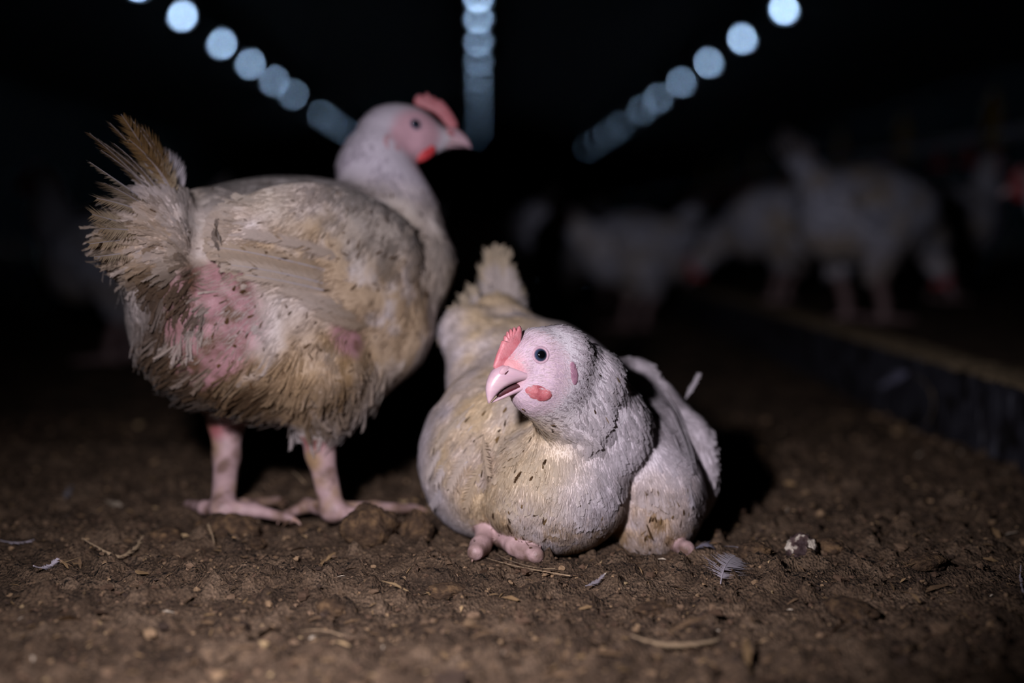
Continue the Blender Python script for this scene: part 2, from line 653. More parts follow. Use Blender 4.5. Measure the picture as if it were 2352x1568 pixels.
def quill_feather(pts, width, side, rng, nb=34, ragged=0.2, split=0.0, tipw=0.6, sweep=0.55, down=0.0, shaft=0.0007, cup=0.15):
    """one big feather: shaft along pts, barbs on both sides; returns V, F(list), t (0 root..1 tip), isshaft"""
    pts = np.asarray(pts, float)
    n = len(pts)
    tt = np.linspace(0, 1, n)

    def at(t):
        return np.array([np.interp(t, tt, pts[:, i]) for i in range(3)])
    Vs, Fs = tube_arrays(pts, np.linspace(shaft, shaft * 0.25, n), 5)
    tv = [np.repeat(tt, 5), [0.0, 1.0]]
    sh = [np.ones(len(Vs))]
    V, T = [], []
    off = len(Vs)
    tl, hl = [], []
    L = np.linalg.norm(np.diff(pts, axis=0), axis=1).sum()
    side = nrm(side)
    for s in (-1, 1):
        skip = 0
        for j in range(nb):
            t0 = 0.12 + 0.87 * j / nb
            if skip > 0:
                skip -= 1
                continue
            if rng.random() < split: skip = rng.randint(1, 3)
            prof = min(1.0, (t0 - 0.06) / 0.22) ** 0.7 * (1.0 if t0 < tipw else math.sqrt(max(0.03, 1 - ((t0 - tipw) / (1.03 - tipw)) ** 2)))
            w = width * prof * (1 + rng.uniform(-ragged, ragged * 0.4))
            if t0 < down: w *= 1.25
            dt = 0.87 / nb
            a, b = at(t0), at(min(t0 + dt * 1.15, 1))
            tan = nrm(at(min(t0 + 0.05, 1)) - at(max(t0 - 0.05, 0)))
            sd = nrm(side - tan * (side @ tan)) * s
            nn = np.cross(tan, sd * s)
            fl = rng.uniform(-1, 1) * (0.25 if t0 >= down else 0.7)
            dirb = nrm(sd + tan * (sweep + 0.5 * t0 + 0.2 * rng.uniform(-1, 1)))
            m = (a + b) / 2 + dirb * w * 0.55 + nn * w * (-cup * 0.4 + fl * 0.12)
            e = (a + b) / 2 + dirb * w * 1.12 + nn * w * (-cup + fl * 0.35) + tan * w * 0.12
            hw = tan * (L * dt * (0.55 if t0 >= down else 0.22))
            i = off + len(V)
            V += [a, b, m - hw, m + hw, e]
            tl += [t0] * 2 + [t0 + 0.05] * 2 + [t0 + 0.1]
            hl += [0] * 5
            T += [(i, i + 2, i + 1), (i + 1, i + 2, i + 3), (i + 2, i + 4, i + 3)]
    Vall = np.concatenate([Vs, np.array(V)])
    return Vall, Fs + [np.array(T)], np.concatenate(tv + [tl]), np.concatenate(sh + [hl])


def put_feather(name, pts, width, side, colf, parent=None, rng=None, mat=None, **kw):
    rng = rng or _tr
    V, Fs, t, sh = quill_feather(pts, width, side, rng, **kw)
    c = np.array([colf(a, b) for a, b in zip(t, sh)]) * (1 + 0.05 * np.array([rng.gauss(0, 1) for _ in t]))[:, None]
    return mobj(name, V, [Fs[0], np.concatenate([f for f in Fs[1:]])], mat or M_FEATHER, parent, col=np.clip(c, 0, 0.95), smooth=False)


def bez(a, b, c, n=10):
    t = np.linspace(0, 1, n)[:, None]
    return (1 - t) ** 2 * np.asarray(a) + 2 * t * (1 - t) * np.asarray(b) + t ** 2 * np.asarray(c)


# ---------------------------------------------------------------- head parts (comb, beak, eyes, wattles)
def unproj_plane(px, py, M, s):
    v = FW + (px - 1176) / FPX * RT - (py - 784) / FPX * UP
    return CAM + v * (((M - CAM) @ s) / (v @ s))


def plate(poly, s, th, mat, name, parent, cuts=1):
    """rounded flat lobe of flesh: outline poly (n,3) in the plane with normal s, thickness th"""
    poly = np.asarray(poly, float)
    for _ in range(cuts):                         # soften the outline by corner cutting
        a, b = poly, np.roll(poly, -1, 0)
        poly = np.stack([a * 0.75 + b * 0.25, a * 0.25 + b * 0.75], 1).reshape(-1, 3)
    n = len(poly)
    c = poly.mean(0)
    rings = []
    for k, (sc, z) in enumerate([(1.0, 0.0), (0.93, 0.55), (0.8, 0.85), (0.5, 1.0)]):
        rings.append((c + (poly - c) * sc, z))
    V, F = [], []
    order = [(r, z) for r, z in rings] + [(r, -z) for r, z in rings[1:]]
    for r, z in order:
        V.append(r + s * th * 0.5 * z)
    V = np.concatenate(V + [c[None] + s * th * 0.5, c[None] - s * th * 0.5])
    q, t = [], []

    def band(a, b, flip):
        for j in range(n):
            k = (j + 1) % n
            f = [a * n + j, a * n + k, b * n + k, b * n + j]
            q.append(f[::-1] if flip else f)
    band(0, 1, False); band(1, 2, False); band(2, 3, False)
    band(0, 4, True); band(4, 5, True); band(5, 6, True)
    for j in range(n):
        k = (j + 1) % n
        t.append([3 * n + j, 3 * n + k, 7 * n]); t.append([6 * n + k, 6 * n + j, 7 * n + 1])
    return mobj(name, V, [np.array(q), np.array(t)], mat, parent)


def mandible(top, bot, half, s, mat, name, parent, flip=False, m=14, pw=0.75):
    """horn loft between a ridge line (top) and an edge line (bot), both in the midline plane"""
    def resample(a, n):
        a = np.asarray(a, float)
        t = np.concatenate([[0], np.cumsum(np.linalg.norm(np.diff(a, axis=0), axis=1))]); t /= t[-1]
        u = np.linspace(0, 1, n)
        x = np.stack([np.interp(u, t, a[:, i]) for i in range(3)], 1)
        for _ in range(3):
            x[1:-1] = 0.25 * x[:-2] + 0.5 * x[1:-1] + 0.25 * x[2:]
        return x
    T, Bm = resample(top, m), resample(bot, m)
    hw = np.interp(np.linspace(0, 1, m), np.linspace(0, 1, len(half)), half)
    na = 13
    th = np.linspace(0, math.pi, na)
    rows = []
    for i in range(m):
        r = [Bm[i] + s * hw[i] * np.sign(np.cos(a)) * abs(math.cos(a)) ** pw + (T[i] - Bm[i]) * math.sin(a) ** pw for a in th]
        r += [Bm[i] + s * hw[i] * x + (T[i] - Bm[i]) * 0.12 for x in (-0.6, 0.0, 0.6)]
        rows.append(r)
    k = na + 3
    V = np.array(rows).reshape(-1, 3)
    q = []
    for i in range(m - 1):
        for j in range(k):
            l = (j + 1) % k
            f = [i * k + j, i * k + l, (i + 1) * k + l, (i + 1) * k + j]
            q.append(f[::-1] if flip else f)
    V = np.concatenate([V, V[:k].mean(0)[None], V[-k:].mean(0)[None]])
    t = [[len(V) - 2, (j + 1) % k, j] for j in range(k)] + [[len(V) - 1, (m - 1) * k + j, (m - 1) * k + (j + 1) % k] for j in range(k)]
    return mobj(name, V, [np.array(q), np.array(t)], mat, parent)


def axes_from_normal(n, xdir):
    x = nrm(xdir - n * (xdir @ n))
    return np.array([x, np.cross(n, x), n])


def eye_part(c, n, r, parent, name='eye'):
    V, F = sphere_arrays((0, 0, 0), 1.0, 28, 18)
    o = mobj(name, V, F, M_EYE)
    R = axes_from_normal(n, np.array([1.0, 0.2, 0.1]))
    from mathutils import Matrix
    o.parent = parent
    o.matrix_local = Matrix.Translation(Vector(c) - Vector(parent.location)) @ Matrix([list(R.T[0]), list(R.T[1]), list(R.T[2])]).to_4x4() @ Matrix.Scale(r, 4)
    return o


def ring_part(c, n, R0, r, parent, name='eyelid', mat=None, squash=1.0):
    A = axes_from_normal(n, np.array([1.0, 0.2, 0.1]))
    a = np.linspace(0, 2 * math.pi, 33)[:-1]
    b = np.linspace(0, 2 * math.pi, 11)[:-1]
    V = [np.asarray(c) + A[0] * (R0 + r * math.cos(y)) * math.cos(x) + A[1] * (R0 + r * math.cos(y)) * math.sin(x) * squash + A[2] * r * 0.8 * math.sin(y) for x in a for y in b]
    F = [[i * 10 + j, ((i + 1) % 32) * 10 + j, ((i + 1) % 32) * 10 + (j + 1) % 10, i * 10 + (j + 1) % 10] for i in range(32) for j in range(10)]
    return mobj(name, V, np.array(F), mat or M_LID, parent)


def pad_part(c, n, xdir, rx, ry, rz, mat, name, parent):
    V, F = sphere_arrays(c, (rx, ry, rz), 24, 14, axes_from_normal(n, np.asarray(xdir, float)))
    V = V + (fbm(V * 180, 3, 5) - 0.5)[:, None] * n * rz * 0.9
    return mobj(name, V, F, mat, parent)


def claw_part(a, d, r, L, parent, curve=-0.5):
    d = nrm(d)
    pts = bez(a - d * r * 0.6, a + d * L * 0.55 + np.array([0, 0, 0.12 * L]), a + d * L + np.array([0, 0, curve * L]), 7)
    V, F = tube_arrays(pts, np.linspace(r, r * 0.12, 7), 8)
    return mobj('claw', V, F, M_CLAW, parent)


# ================================================================ the setting
def ground_h(x, y):
    """height of the litter surface"""
    q = np.stack([np.asarray(x, float), np.asarray(y, float), np.zeros_like(np.asarray(x, float))], -1)
    big = fbm(q * 7.0, 3, 1) - 0.5
    mid = fbm(q * 34.0, 3, 2) - 0.5
    clump = np.maximum(fbm(q * 75.0 + 3.1, 3, 3) - 0.52, 0)
    fine = fbm(q * 210.0, 2, 4) - 0.5
    return big * 0.016 + mid * 0.014 + clump * 0.042 + fine * 0.006 - 0.003


def grid_mesh(xs, ys, zf):
    X, Y = np.meshgrid(xs, ys, indexing='ij')
    V = np.stack([X, Y, zf(X, Y)], -1).reshape(-1, 3)
    n, m = len(xs), len(ys)
    i = (np.arange(n - 1)[:, None] * m + np.arange(m - 1)[None]).ravel()
    return V, np.stack([i, i + m, i + m + 1, i + 1], 1)


def mat_litter():
    m, nt, b = new_mat('litter')
    tc = N(nt, 'ShaderNodeTexCoord')
    n1 = N(nt, 'ShaderNodeTexNoise', Scale=16.0, Detail=4.0, Roughness=0.65)
    n2 = N(nt, 'ShaderNodeTexNoise', Scale=260.0, Detail=3.0, Roughness=0.7)
    n3 = N(nt, 'ShaderNodeTexVoronoi', Scale=420.0)
    mp = N(nt, 'ShaderNodeMapping')
    mp.inputs['Scale'].default_value = (1.0, 0.35, 1.0)
    mp.inputs['Rotation'].default_value = (0, 0, 0.6)
    nt.links.new(tc.outputs['Object'], mp.inputs['Vector'])
    for n in (n1, n2): nt.links.new(tc.outputs['Object'], n.inputs['Vector'])
    nt.links.new(mp.outputs['Vector'], n3.inputs['Vector'])
    c1 = ramp(nt, n1.outputs['Fac'], [(0.30, lin(76, 61, 48)), (0.5, lin(112, 92, 73)), (0.72, lin(148, 126, 104))])
    c2 = ramp(nt, n2.outputs['Fac'], [(0.28, lin(92, 84, 76)), (0.55, lin(196, 190, 184)), (0.75, lin(255, 246, 232))])
    mx = N(nt, 'ShaderNodeMix', data_type='RGBA', blend_type='MULTIPLY')
    mx.inputs[0].default_value = 0.85
    nt.links.new(c1, mx.inputs[6]); nt.links.new(c2, mx.inputs[7])
    fl = ramp(nt, n3.outputs['Color'], [(0.0, (0, 0, 0)), (0.93, (0, 0, 0)), (0.97, (1, 1, 1))])
    m2 = N(nt, 'ShaderNodeMix', data_type='RGBA')
    nt.links.new(fl, m2.inputs[0])
    nt.links.new(mx.outputs[2], m2.inputs[6])
    m2.inputs[7].default_value = (*lin(140, 112, 82), 1)
    nt.links.new(m2.outputs[2], b.inputs['Base Color'])
    b.inputs['Roughness'].default_value = 0.85
    b.inputs['Specular IOR Level'].default_value = 0.25
    bp = N(nt, 'ShaderNodeBump', Strength=0.9, Distance=0.0025)
    ad = N(nt, 'ShaderNodeMath', operation='ADD')
    nt.links.new(n2.outputs['Fac'], ad.inputs[0])
    nt.links.new(n3.outputs['Distance'], ad.inputs[1])
    nt.links.new(ad.outputs[0], bp.inputs['Height'])
    nt.links.new(bp.outputs['Normal'], b.inputs['Normal'])
    return m


M_LITTER = mat_litter()


def patches(levels, zf):
    """nested square-celled grids, fine near the birds and coarse beyond, joined into one surface"""
    parts, inner = [], None
    for i, (x0, x1, y0, y1, st) in enumerate(levels):
        xs = np.linspace(x0, x1, max(2, int(round((x1 - x0) / st)) + 1))
        ys = np.linspace(y0, y1, max(2, int(round((y1 - y0) / st)) + 1))
        V, F = grid_mesh(xs, ys, zf)
        if inner is not None:
            V[:, 2] -= 0.004 * i
            m = 1.01 * st
            c = V[F].mean(1)
            F = F[~((c[:, 0] > inner[0] + m) & (c[:, 0] < inner[1] - m) & (c[:, 1] > inner[2] + m) & (c[:, 1] < inner[3] - m))]
        parts.append((V, F))
        inner = (x0, x1, y0, y1)
    return merge(parts)


V, F = patches([(-0.70, 0.72, 0.84, 2.0, 0.0042), (-2.2, 2.2, 0.2, 5.0, 0.016), (-9, 9, -4, 66, 0.22)], ground_h)
FLOOR = tag(mobj('floor', V, F, M_LITTER), 'dark brown trodden litter floor of the barn', None, kind='structure')
# raised litter bed behind the metal-faced kerb
V, F = patches([(0.765, 2.4, 0.2, 6.0, 0.025), (0.765, 9, -4, 66, 0.3)], lambda x, y: 0.082 + 0.8 * ground_h(x, y))
tag(mobj('floor_bed', V, F, M_LITTER), 'raised litter bed behind the metal kerb', None, kind='structure')
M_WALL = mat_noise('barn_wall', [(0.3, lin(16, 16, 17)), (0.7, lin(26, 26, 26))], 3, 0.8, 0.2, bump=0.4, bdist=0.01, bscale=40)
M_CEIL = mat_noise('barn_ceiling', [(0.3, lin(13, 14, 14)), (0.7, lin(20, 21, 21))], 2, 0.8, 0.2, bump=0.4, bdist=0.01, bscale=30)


def corrugated(u0, u1, pitch=0.15, amp=0.012, flat=False):
    n = int(abs(u1 - u0) / pitch * 4)
    u = np.linspace(u0, u1, n + 1)
    return u, amp * np.sign(np.sin(u / pitch * 2 * math.pi)) * np.abs(np.sin(u / pitch * 2 * math.pi)) ** 0.5


for sx, nm in ((-9.0, 'wall_left'), (9.0, 'wall_right')):
    u, a = corrugated(-4, 66, 0.6, 0.03)
    V = np.concatenate([np.stack([sx + a, u, np.full_like(u, -0.1)], 1), np.stack([sx + a, u, np.full_like(u, 3.0)], 1)])
    n = len(u)
    i = np.arange(n - 1)
    F = np.stack([i, i + 1, i + 1 + n, i + n], 1)
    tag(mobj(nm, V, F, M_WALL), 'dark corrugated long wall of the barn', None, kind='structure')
for yy, nm in ((66.0, 'wall_back'), (-4.0, 'wall_front')):
    u, a = corrugated(-9, 9, 0.6, 0.03)
    n = len(u)
    V = np.concatenate([np.stack([u, yy + a, np.full_like(u, -0.1)], 1), np.stack([u, yy + a, 3.0 + 1.3 * (1 - np.abs(u) / 9)], 1)])
    i = np.arange(n - 1)
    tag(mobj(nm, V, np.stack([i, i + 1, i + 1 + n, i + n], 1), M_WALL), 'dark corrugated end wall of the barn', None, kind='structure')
V = np.array([(-9, -4, 3.0), (0, -4, 4.3), (9, -4, 3.0), (-9, 66, 3.0), (0, 66, 4.3), (9, 66, 3.0)], float)
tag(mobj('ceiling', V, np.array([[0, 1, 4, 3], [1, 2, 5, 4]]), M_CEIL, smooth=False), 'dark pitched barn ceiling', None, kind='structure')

# ---------------------------------------------------------------- three rows of tube lamps
LAMP_H = 2.9 + 0.31
LAMP_L = 4.1
M_TUBE, _nt, _b = new_mat('lamp_tube')
_nt.nodes.remove(_b)
_em = N(_nt, 'ShaderNodeEmission')
_em.inputs['Color'].default_value = (0.46, 0.68, 1.0, 1)
_em.inputs['Strength'].default_value = 38.0
_nt.links.new(_em.outputs[0], _nt.nodes['Material Output'].inputs['Surface'])
M_TUBE.cycles.emission_sampling = 'NONE'      # too dim to matter as light sources; seen directly only
M_FIT = mat_noise('lamp_fitting', [(0.3, lin(90, 94, 98)), (0.7, lin(120, 124, 128))], 40, 0.5, 0.4)
TUBE_R, TUBE_LEN = 0.042, 0.32
tube_me = mesh_data('diffuser', *(lambda v: (v[0], v[1]))(tube_arrays([(0, -TUBE_LEN / 2, 0), (0, -TUBE_LEN / 2 + 0.02, 0), (0, TUBE_LEN / 2 - 0.02, 0), (0, TUBE_LEN / 2, 0)], [TUBE_R * 0.8, TUBE_R, TUBE_R, TUBE_R * 0.8], 12)), M_TUBE)
hv, hf = merge([box_arrays((0, 0, TUBE_R + 0.018), (0.13, TUBE_LEN + 0.04, 0.036)), box_arrays((0, -TUBE_LEN / 2 - 0.012, -0.0095), (0.13, 0.014, 2 * TUBE_R + 0.023)), box_arrays((0, TUBE_LEN / 2 + 0.012, -0.0095), (0.13, 0.014, 2 * TUBE_R + 0.023))])  # end plates added to cut off more of the tube, dimming far lamps
house_me = mesh_data('housing', hv, hf, M_FIT, smooth=False)


def lamp(x, y, label, group):
    e = empty('tube_lamp', (x, y, LAMP_H), label, 'lamp', group)
    for nm, me in (('diffuser', tube_me), ('housing', house_me)):
        o = bpy.data.objects.new(nm, me)
        COL.objects.link(o)
        o.parent = e
    top = 4.3 - 1.3 * abs(x) / 9
    zz = top - LAMP_H
    V, F = tube_arrays([(0, 0, TUBE_R + 0.03), (0, 0, zz - 0.01)], 0.008, 6)
    o = mobj('hanger', V, F, M_FIT)
    o.parent = e
    return e


ORD = ['nearest', 'second', 'third', 'fourth', 'fifth', 'sixth', 'seventh', 'eighth', 'ninth', 'tenth', 'eleventh', 'twelfth', 'thirteenth', 'fourteenth', 'fifteenth']
rows = [(-LAMP_L, [17.4, 19.9, 22.9, 25.7, 28.7, 31.6, 37.2, 40.0, 42.7, 46.0], 'left'),
        (0.0, [18.1, 19.9, 22.3, 24.9, 27.6, 30.4, 33.4, 36.2, 39.2, 42.0, 45.2], 'middle'),
        (LAMP_L, [19.1, 22.1, 25.3, 28.7, 32.4, 35.6, 41.0, 44.5, 48.6, 53.0], 'right')]
for x, ds, nm in rows:
    for i, d in enumerate(ds):
        lamp(x, d, f'blue-white lamp, {ORD[i]} in the {nm} ceiling row', f'tube lamps of the {nm} row')

# ---------------------------------------------------------------- metal-faced kerb (feeder edge) at the right
def mat_kerb_face():
    m, nt, b = new_mat('kerb_metal')
    tc = N(nt, 'ShaderNodeTexCoord')
    mp = N(nt, 'ShaderNodeMapping')
    mp.inputs['Scale'].default_value = (1.0, 1.0, 0.10)
    nt.links.new(tc.outputs['Object'], mp.inputs['Vector'])
    n1 = N(nt, 'ShaderNodeTexNoise', Scale=170.0, Detail=5.0, Roughness=0.6)
    nt.links.new(mp.outputs['Vector'], n1.inputs['Vector'])
    n2 = N(nt, 'ShaderNodeTexNoise', Scale=24.0, Detail=5.0)
    nt.links.new(tc.outputs['Object'], n2.inputs['Vector'])
    c1 = ramp(nt, n1.outputs['Fac'], [(0.40, lin(50, 50, 58)), (0.62, lin(72, 72, 82)), (0.70, lin(170, 172, 184))])
    c2 = ramp(nt, n2.outputs['Fac'], [(0.35, lin(90, 70, 56)), (0.55, lin(255, 255, 255))])
    mx = N(nt, 'ShaderNodeMix', data_type='RGBA', blend_type='MULTIPLY')
    mx.inputs[0].default_value = 1.0
    nt.links.new(c1, mx.inputs[6]); nt.links.new(c2, mx.inputs[7])
    nt.links.new(mx.outputs[2], b.inputs['Base Color'])
    b.inputs['Roughness'].default_value = 0.55
    b.inputs['Metallic'].default_value = 0.3
    return m


KX0, KX1, KZ = 0.69, 0.765, 0.106
kerb = empty('feeder_kerb', (KX0, 3.0, 0), 'long metal-faced kerb with dirt-crusted top along the right', 'kerb')
ky = np.concatenate([np.arange(1.2, 5, 0.03), np.arange(5, 40, 0.5)])
n = len(ky)
prof = [(KX0, -0.02), (KX0, KZ - 0.012), (KX0 - 0.004, KZ - 0.012), (KX0 - 0.004, KZ - 0.002), (KX1, KZ - 0.002), (KX1, -0.02)]
V = np.concatenate([np.stack([np.full(n, a) + (0.0015 * np.sin(ky * 9) if 0 else 0), ky, np.full(n, b)], 1) for a, b in prof])
F = np.concatenate([np.stack([np.arange(n - 1) + k * n, np.arange(n - 1) + 1 + k * n, np.arange(n - 1) + 1 + (k + 1) * n, np.arange(n - 1) + (k + 1) * n], 1)[:, ::-1] for k in range(len(prof) - 1)])
mobj('metal_face', V, F, mat_kerb_face(), kerb, smooth=False)
M_CRUST = mat_noise('dirt_crust', [(0.3, lin(96, 82, 62)), (0.5, lin(130, 112, 86)), (0.72, lin(168, 148, 118))], 120, 0.9, 0.2, bump=1.0, bdist=0.002, bscale=300)
V, F = grid_mesh(np.linspace(KX0 - 0.006, KX1 + 0.004, 14), np.concatenate([np.arange(1.2, 3.2, 0.004), np.arange(3.2, 8, 0.01), np.arange(8, 40, 0.06)]),
                 lambda x, y: KZ - 0.004 + 0.012 * np.sqrt(np.clip(1 - ((x - (KX0 + KX1) / 2) / 0.045) ** 2, 0, 1)) + 0.008 * (fbm(np.stack([x * 60, y * 60, 0 * x], -1), 3, 9) - 0.5))
mobj('dirt_crust', V, F, M_CRUST, kerb)

# ---------------------------------------------------------------- drinker line far right
dl = empty('drinker_line', (1.6, 4.5, 0), 'hanging water pipe with yellow clips behind the right-hand birds', 'water pipe')
M_PIPE = mat_noise('pipe_plastic', [(0.3, lin(120, 126, 136)), (0.7, lin(150, 156, 166))], 30, 0.4, 0.4)
M_YEL = mat_noise('yellow_plastic', [(0.3, lin(120, 100, 16)), (0.7, lin(146, 124, 26))], 60, 0.5, 0.4)
M_REDP = mat_noise('red_plastic', [(0.3, lin(150, 24, 26)), (0.7, lin(185, 40, 36))], 60, 0.5, 0.4)
mobj('pipe', *tube_arrays([(1.6, 3.0, 0.592), (1.6, 10, 0.592), (1.6, 22, 0.592)], 0.016, 12), M_PIPE, dl)
clip_me = mesh_data('yellow_clip', *merge([box_arrays((0, 0, 0.045), (0.034, 0.05, 0.12)), box_arrays((0, 0, 0.11), (0.016, 0.03, 0.06)), box_arrays((0, 0, -0.02), (0.05, 0.06, 0.03))]), M_YEL, smooth=False)
cup_me = mesh_data('drip_cup', *merge([tube_arrays([(0, 0, -0.01), (0, 0, -0.06)], 0.006, 8), tube_arrays([(0, 0, -0.085), (0, 0, -0.08), (0, 0, -0.06)], [0.012, 0.026, 0.03], 12)]), M_REDP)
for i in range(8):
    y = 3.5 + i * 0.94
    for nm, me, dy in (('yellow_clip', clip_me, 0), ('drip_cup', cup_me, 0.2), ('drip_cup', cup_me, 0.5)):
        o = bpy.data.objects.new(nm, me)
        COL.objects.link(o)
        o.parent = dl
        o.location = (0, y + dy - 4.5, 0.592)


# ================================================================ the sitting chicken
def mixc(c, k, w):
    return c * (1 - w[:, None]) + np.asarray(k) * w[:, None]


C_WHITE = np.array(lin(217, 207, 211))
C_CREAM = np.array(lin(218, 199, 172))
C_TAN = np.array(lin(176, 142, 92))
C_BROWN = np.array(lin(84, 60, 36))
C_DARK = np.array(lin(42, 30, 20))
C_PINK = np.array(lin(208, 128, 142))
C_FACE = np.array(lin(200, 174, 186))
C_LEG = np.array(lin(192, 160, 158))


def px_dir(dx, dy, dz=0.0):
    """world direction: dx right, dy down in the photo, dz away from the camera"""
    return nrm(dx * RT - dy * UP + dz * FW)


def snapper(S):
    """point of the bird's surface behind a photo pixel (cached)"""
    memo = {}

    def H(px, py, d):
        if (px, py) not in memo:
            q = S.hit(px, py)[0]
            memo[(px, py)] = P(px, py, d) if q is None else q
        return memo[(px, py)]
    return H


def build_sitting():
    rng = np.random.default_rng(21)
    S = Sculpt()
    fB = nrm(0.26 * RT - 0.965 * (FW - FW[2] * np.array([0, 0, 1])))
    fB[2] = 0
    RB = frame(fB)
    S.ell(P(1290, 1050, 1.46), (0.135, 0.132, 0.098), RB, tag='body')
    S.ell(P(1235, 925, 1.52), (0.120, 0.092, 0.085), RB, 0.03)
    S.limb(P(1190, 850, 1.56), P(1140, 745, 1.60), 0.060, 0.034, 0.03)
    S.limb(P(1122, 850, 1.52), P(1075, 770, 1.56), 0.042, 0.032, 0.02)
    S.ell(P(1085, 1065, 1.43), (0.095, 0.050, 0.070), RB, 0.02)          # bird's right flank and wing
    S.limb(P(1112, 935, 1.45), P(1045, 1080, 1.43), 0.038, 0.030, 0.012)
    S.ell(P(1558, 1070, 1.482), (0.080, 0.030, 0.062), RB, 0.016)
    S.ell(P(1482, 1138, 1.402), (0.072, 0.055, 0.066), RB, 0.006)         # bird's left thigh lobe
    S.limb(P(1455, 885, 1.475), P(1565, 1030, 1.475), 0.028, 0.030, 0.012)  # left wing
    S.ell(P(1274, 1115, 1.362), (0.078, 0.073, 0.065), RB, 0.006)         # breast
    S.limb(P(1345, 880, 1.318), P(1372, 985, 1.355), 0.030, 0.046, 0.02)
    S.limb(P(1372, 985, 1.355), P(1330, 1060, 1.380), 0.044, 0.046, 0.02)
    S.ell(P(1195, 995, 1.425), (0.062, 0.058, 0.052), RB, 0.03)               # crop, below the beak
    # head
    fh = nrm(-math.cos(0.5) * RT - math.sin(0.5) * FW - 0.16 * np.array([0, 0, 1]))
    RH = frame(fh)
    sH = nrm(math.sin(0.5) * RT - math.cos(0.5) * FW)                     # towards the visible cheek
    Hc = P(1262, 828, 1.272)
    S.ell(Hc, (0.034, 0.0255, 0.0285), RH, 0.015, 'head')
    S.limb(P(1290, 826, 1.288), P(1345, 880, 1.318), 0.0265, 0.030, 0.02, 'head')
    S.ell(P(1262, 885, 1.272), (0.033, 0.0235, 0.021), RH, 0.018, 'head')
    S.limb(P(1236, 852, 1.258), P(1204, 856, 1.250), 0.0190, 0.0120, 0.014, 'head')
    S.limb(P(1225, 800, 1.262), P(1172, 842, 1.245), 0.0165, 0.0098, 0.012, 'head')
    S.limb(P(1232, 890, 1.257), P(1206, 893, 1.250), 0.0120, 0.0075, 0.008, 'head')
    S.limb(P(1225, 903, 1.262), P(1315, 955, 1.312), 0.0155, 0.034, 0.02, 'head')
    S.ell(P(1241, 812, 1.25), (0.016, 0.006, 0.013), RH, 0.012, 'head')    # brow swelling round the eye
    # feet
    S.chain([P(1112, 1175, 1.40), P(1120, 1218, 1.368), G(1113, 1238, 0.013), G(1104, 1254, 0.010), G(1092, 1268, 0.009)], [0.012, 0.0118, 0.0092, 0.0100, 0.0078], 0.003, 'leg')
    S.chain([P(1130, 1190, 1.39), P(1158, 1234, 1.359), G(1182, 1254, 0.013), G(1206, 1265, 0.010), G(1232, 1275, 0.009)], [0.011, 0.0104, 0.0086, 0.0094, 0.0074], 0.003, 'leg')
    S.chain([P(1520, 1240, 1.42), G(1578, 1260, 0.009)], [0.009, 0.0075], 0.004, 'leg')
    V, Q, Nv = S.mesh(0.0026)
    rough_w = sstep(0.05, 0.075, np.linalg.norm(V - P(1265, 850, 1.275), axis=1)) * sstep(0.015, 0.035, V[:, 2])
    V = V + Nv * ((fbm(V * 42, 3, 71) - 0.5) * 0.007 * rough_w)[:, None]

    root = empty('chicken', (float(P(1290, 1200, 1.44)[0]), float(P(1290, 1200, 1.44)[1]), 0.0),
                 'white chicken sitting on the litter, beak open, head turned to the left', 'chicken')

    def is_leg(p):
        out = np.zeros(len(p), bool)
        k = p[:, 2] < 0.06
        out[k] = S(p[k], only='leg') < S(p[k], skip='leg') + 0.004
        return out
    H = snapper(S)
    face_c = P(1212, 858, 1.247)

    def face_w(p):
        w = zone(p, face_c, 0.036, 0.22)
        return w * (np.linalg.norm(p - Hc, axis=1) < 0.075)

    def plum_col(p):
        c = np.broadcast_to(C_WHITE, p.shape).copy()
        n1 = fbm(p * 22, 4, 31); n2 = fbm(p * 60, 3, 37)
        # creamy stain: over the left half of the front, back and tail
        left = zone(p, H(1130, 1000, 1.40), 0.085, 0.5) + zone(p, H(1160, 690, 1.58), 0.08, 0.5) + zone(p, H(1130, 820, 1.52), 0.07, 0.5)
        c = mixc(c, C_CREAM * np.array([1.06, 1.03, 0.96]), np.clip(left * (2.6 * n1 - 0.45), 0, 1))
        low = zone(p, H(1250, 1260, 1.33), 0.05, 0.6) + zone(p, H(1480, 1255, 1.38), 0.06, 0.6) + 0.6 * zone(p, H(1110, 1120, 1.40), 0.05, 0.6)
        c = mixc(c, C_TAN, np.clip(low * (1.8 * n2 - 0.35), 0, 0.85))
        band = zone(p, H(1190, 1090, 1.33), 0.05, 0.6)
        c = mixc(c, C_CREAM * 0.92, np.clip(band * (1.5 * n1 - 0.2), 0, 0.8))
        sp = fbm(p * 150, 2, 41)
        dirt = np.clip((sp - 0.66) * 8, 0, 1) * (0.35 + 0.65 * np.clip(low, 0, 1)) * (0.3 + n1)
        c = mixc(c, C_BROWN, np.clip(dirt, 0, 0.55))
        return c

    def skin_col(p):
        c = plum_col(p)
        f = face_w(p)
        n = fbm(p * 120, 3, 51)
        fc = C_FACE * (0.9 + 0.2 * n)[:, None]
        red = zone(p, P(1165, 850, 1.235), 0.016, 0.5)
        fc = mixc(fc, np.array(lin(206, 132, 130)), red * 0.8)
        c = c * (1 - f[:, None]) + fc * f[:, None]
        lg = is_leg(p)
        lc = C_LEG * (0.75 + 0.5 * n)[:, None]
        lc = mixc(lc, C_BROWN, np.clip((0.022 - p[:, 2]) / 0.012, 0.15, 1) * np.clip(fbm(p * 90, 3, 5) * 3.2 - 1.1, 0, 0.85))
        c[lg] = lc[lg]
        return c
    mobj('body', V, Q, M_SKIN, root, col=skin_col(V))

    # plumage
    tailv = nrm(P(1140, 640, 1.62) - P(1210, 860, 1.52))
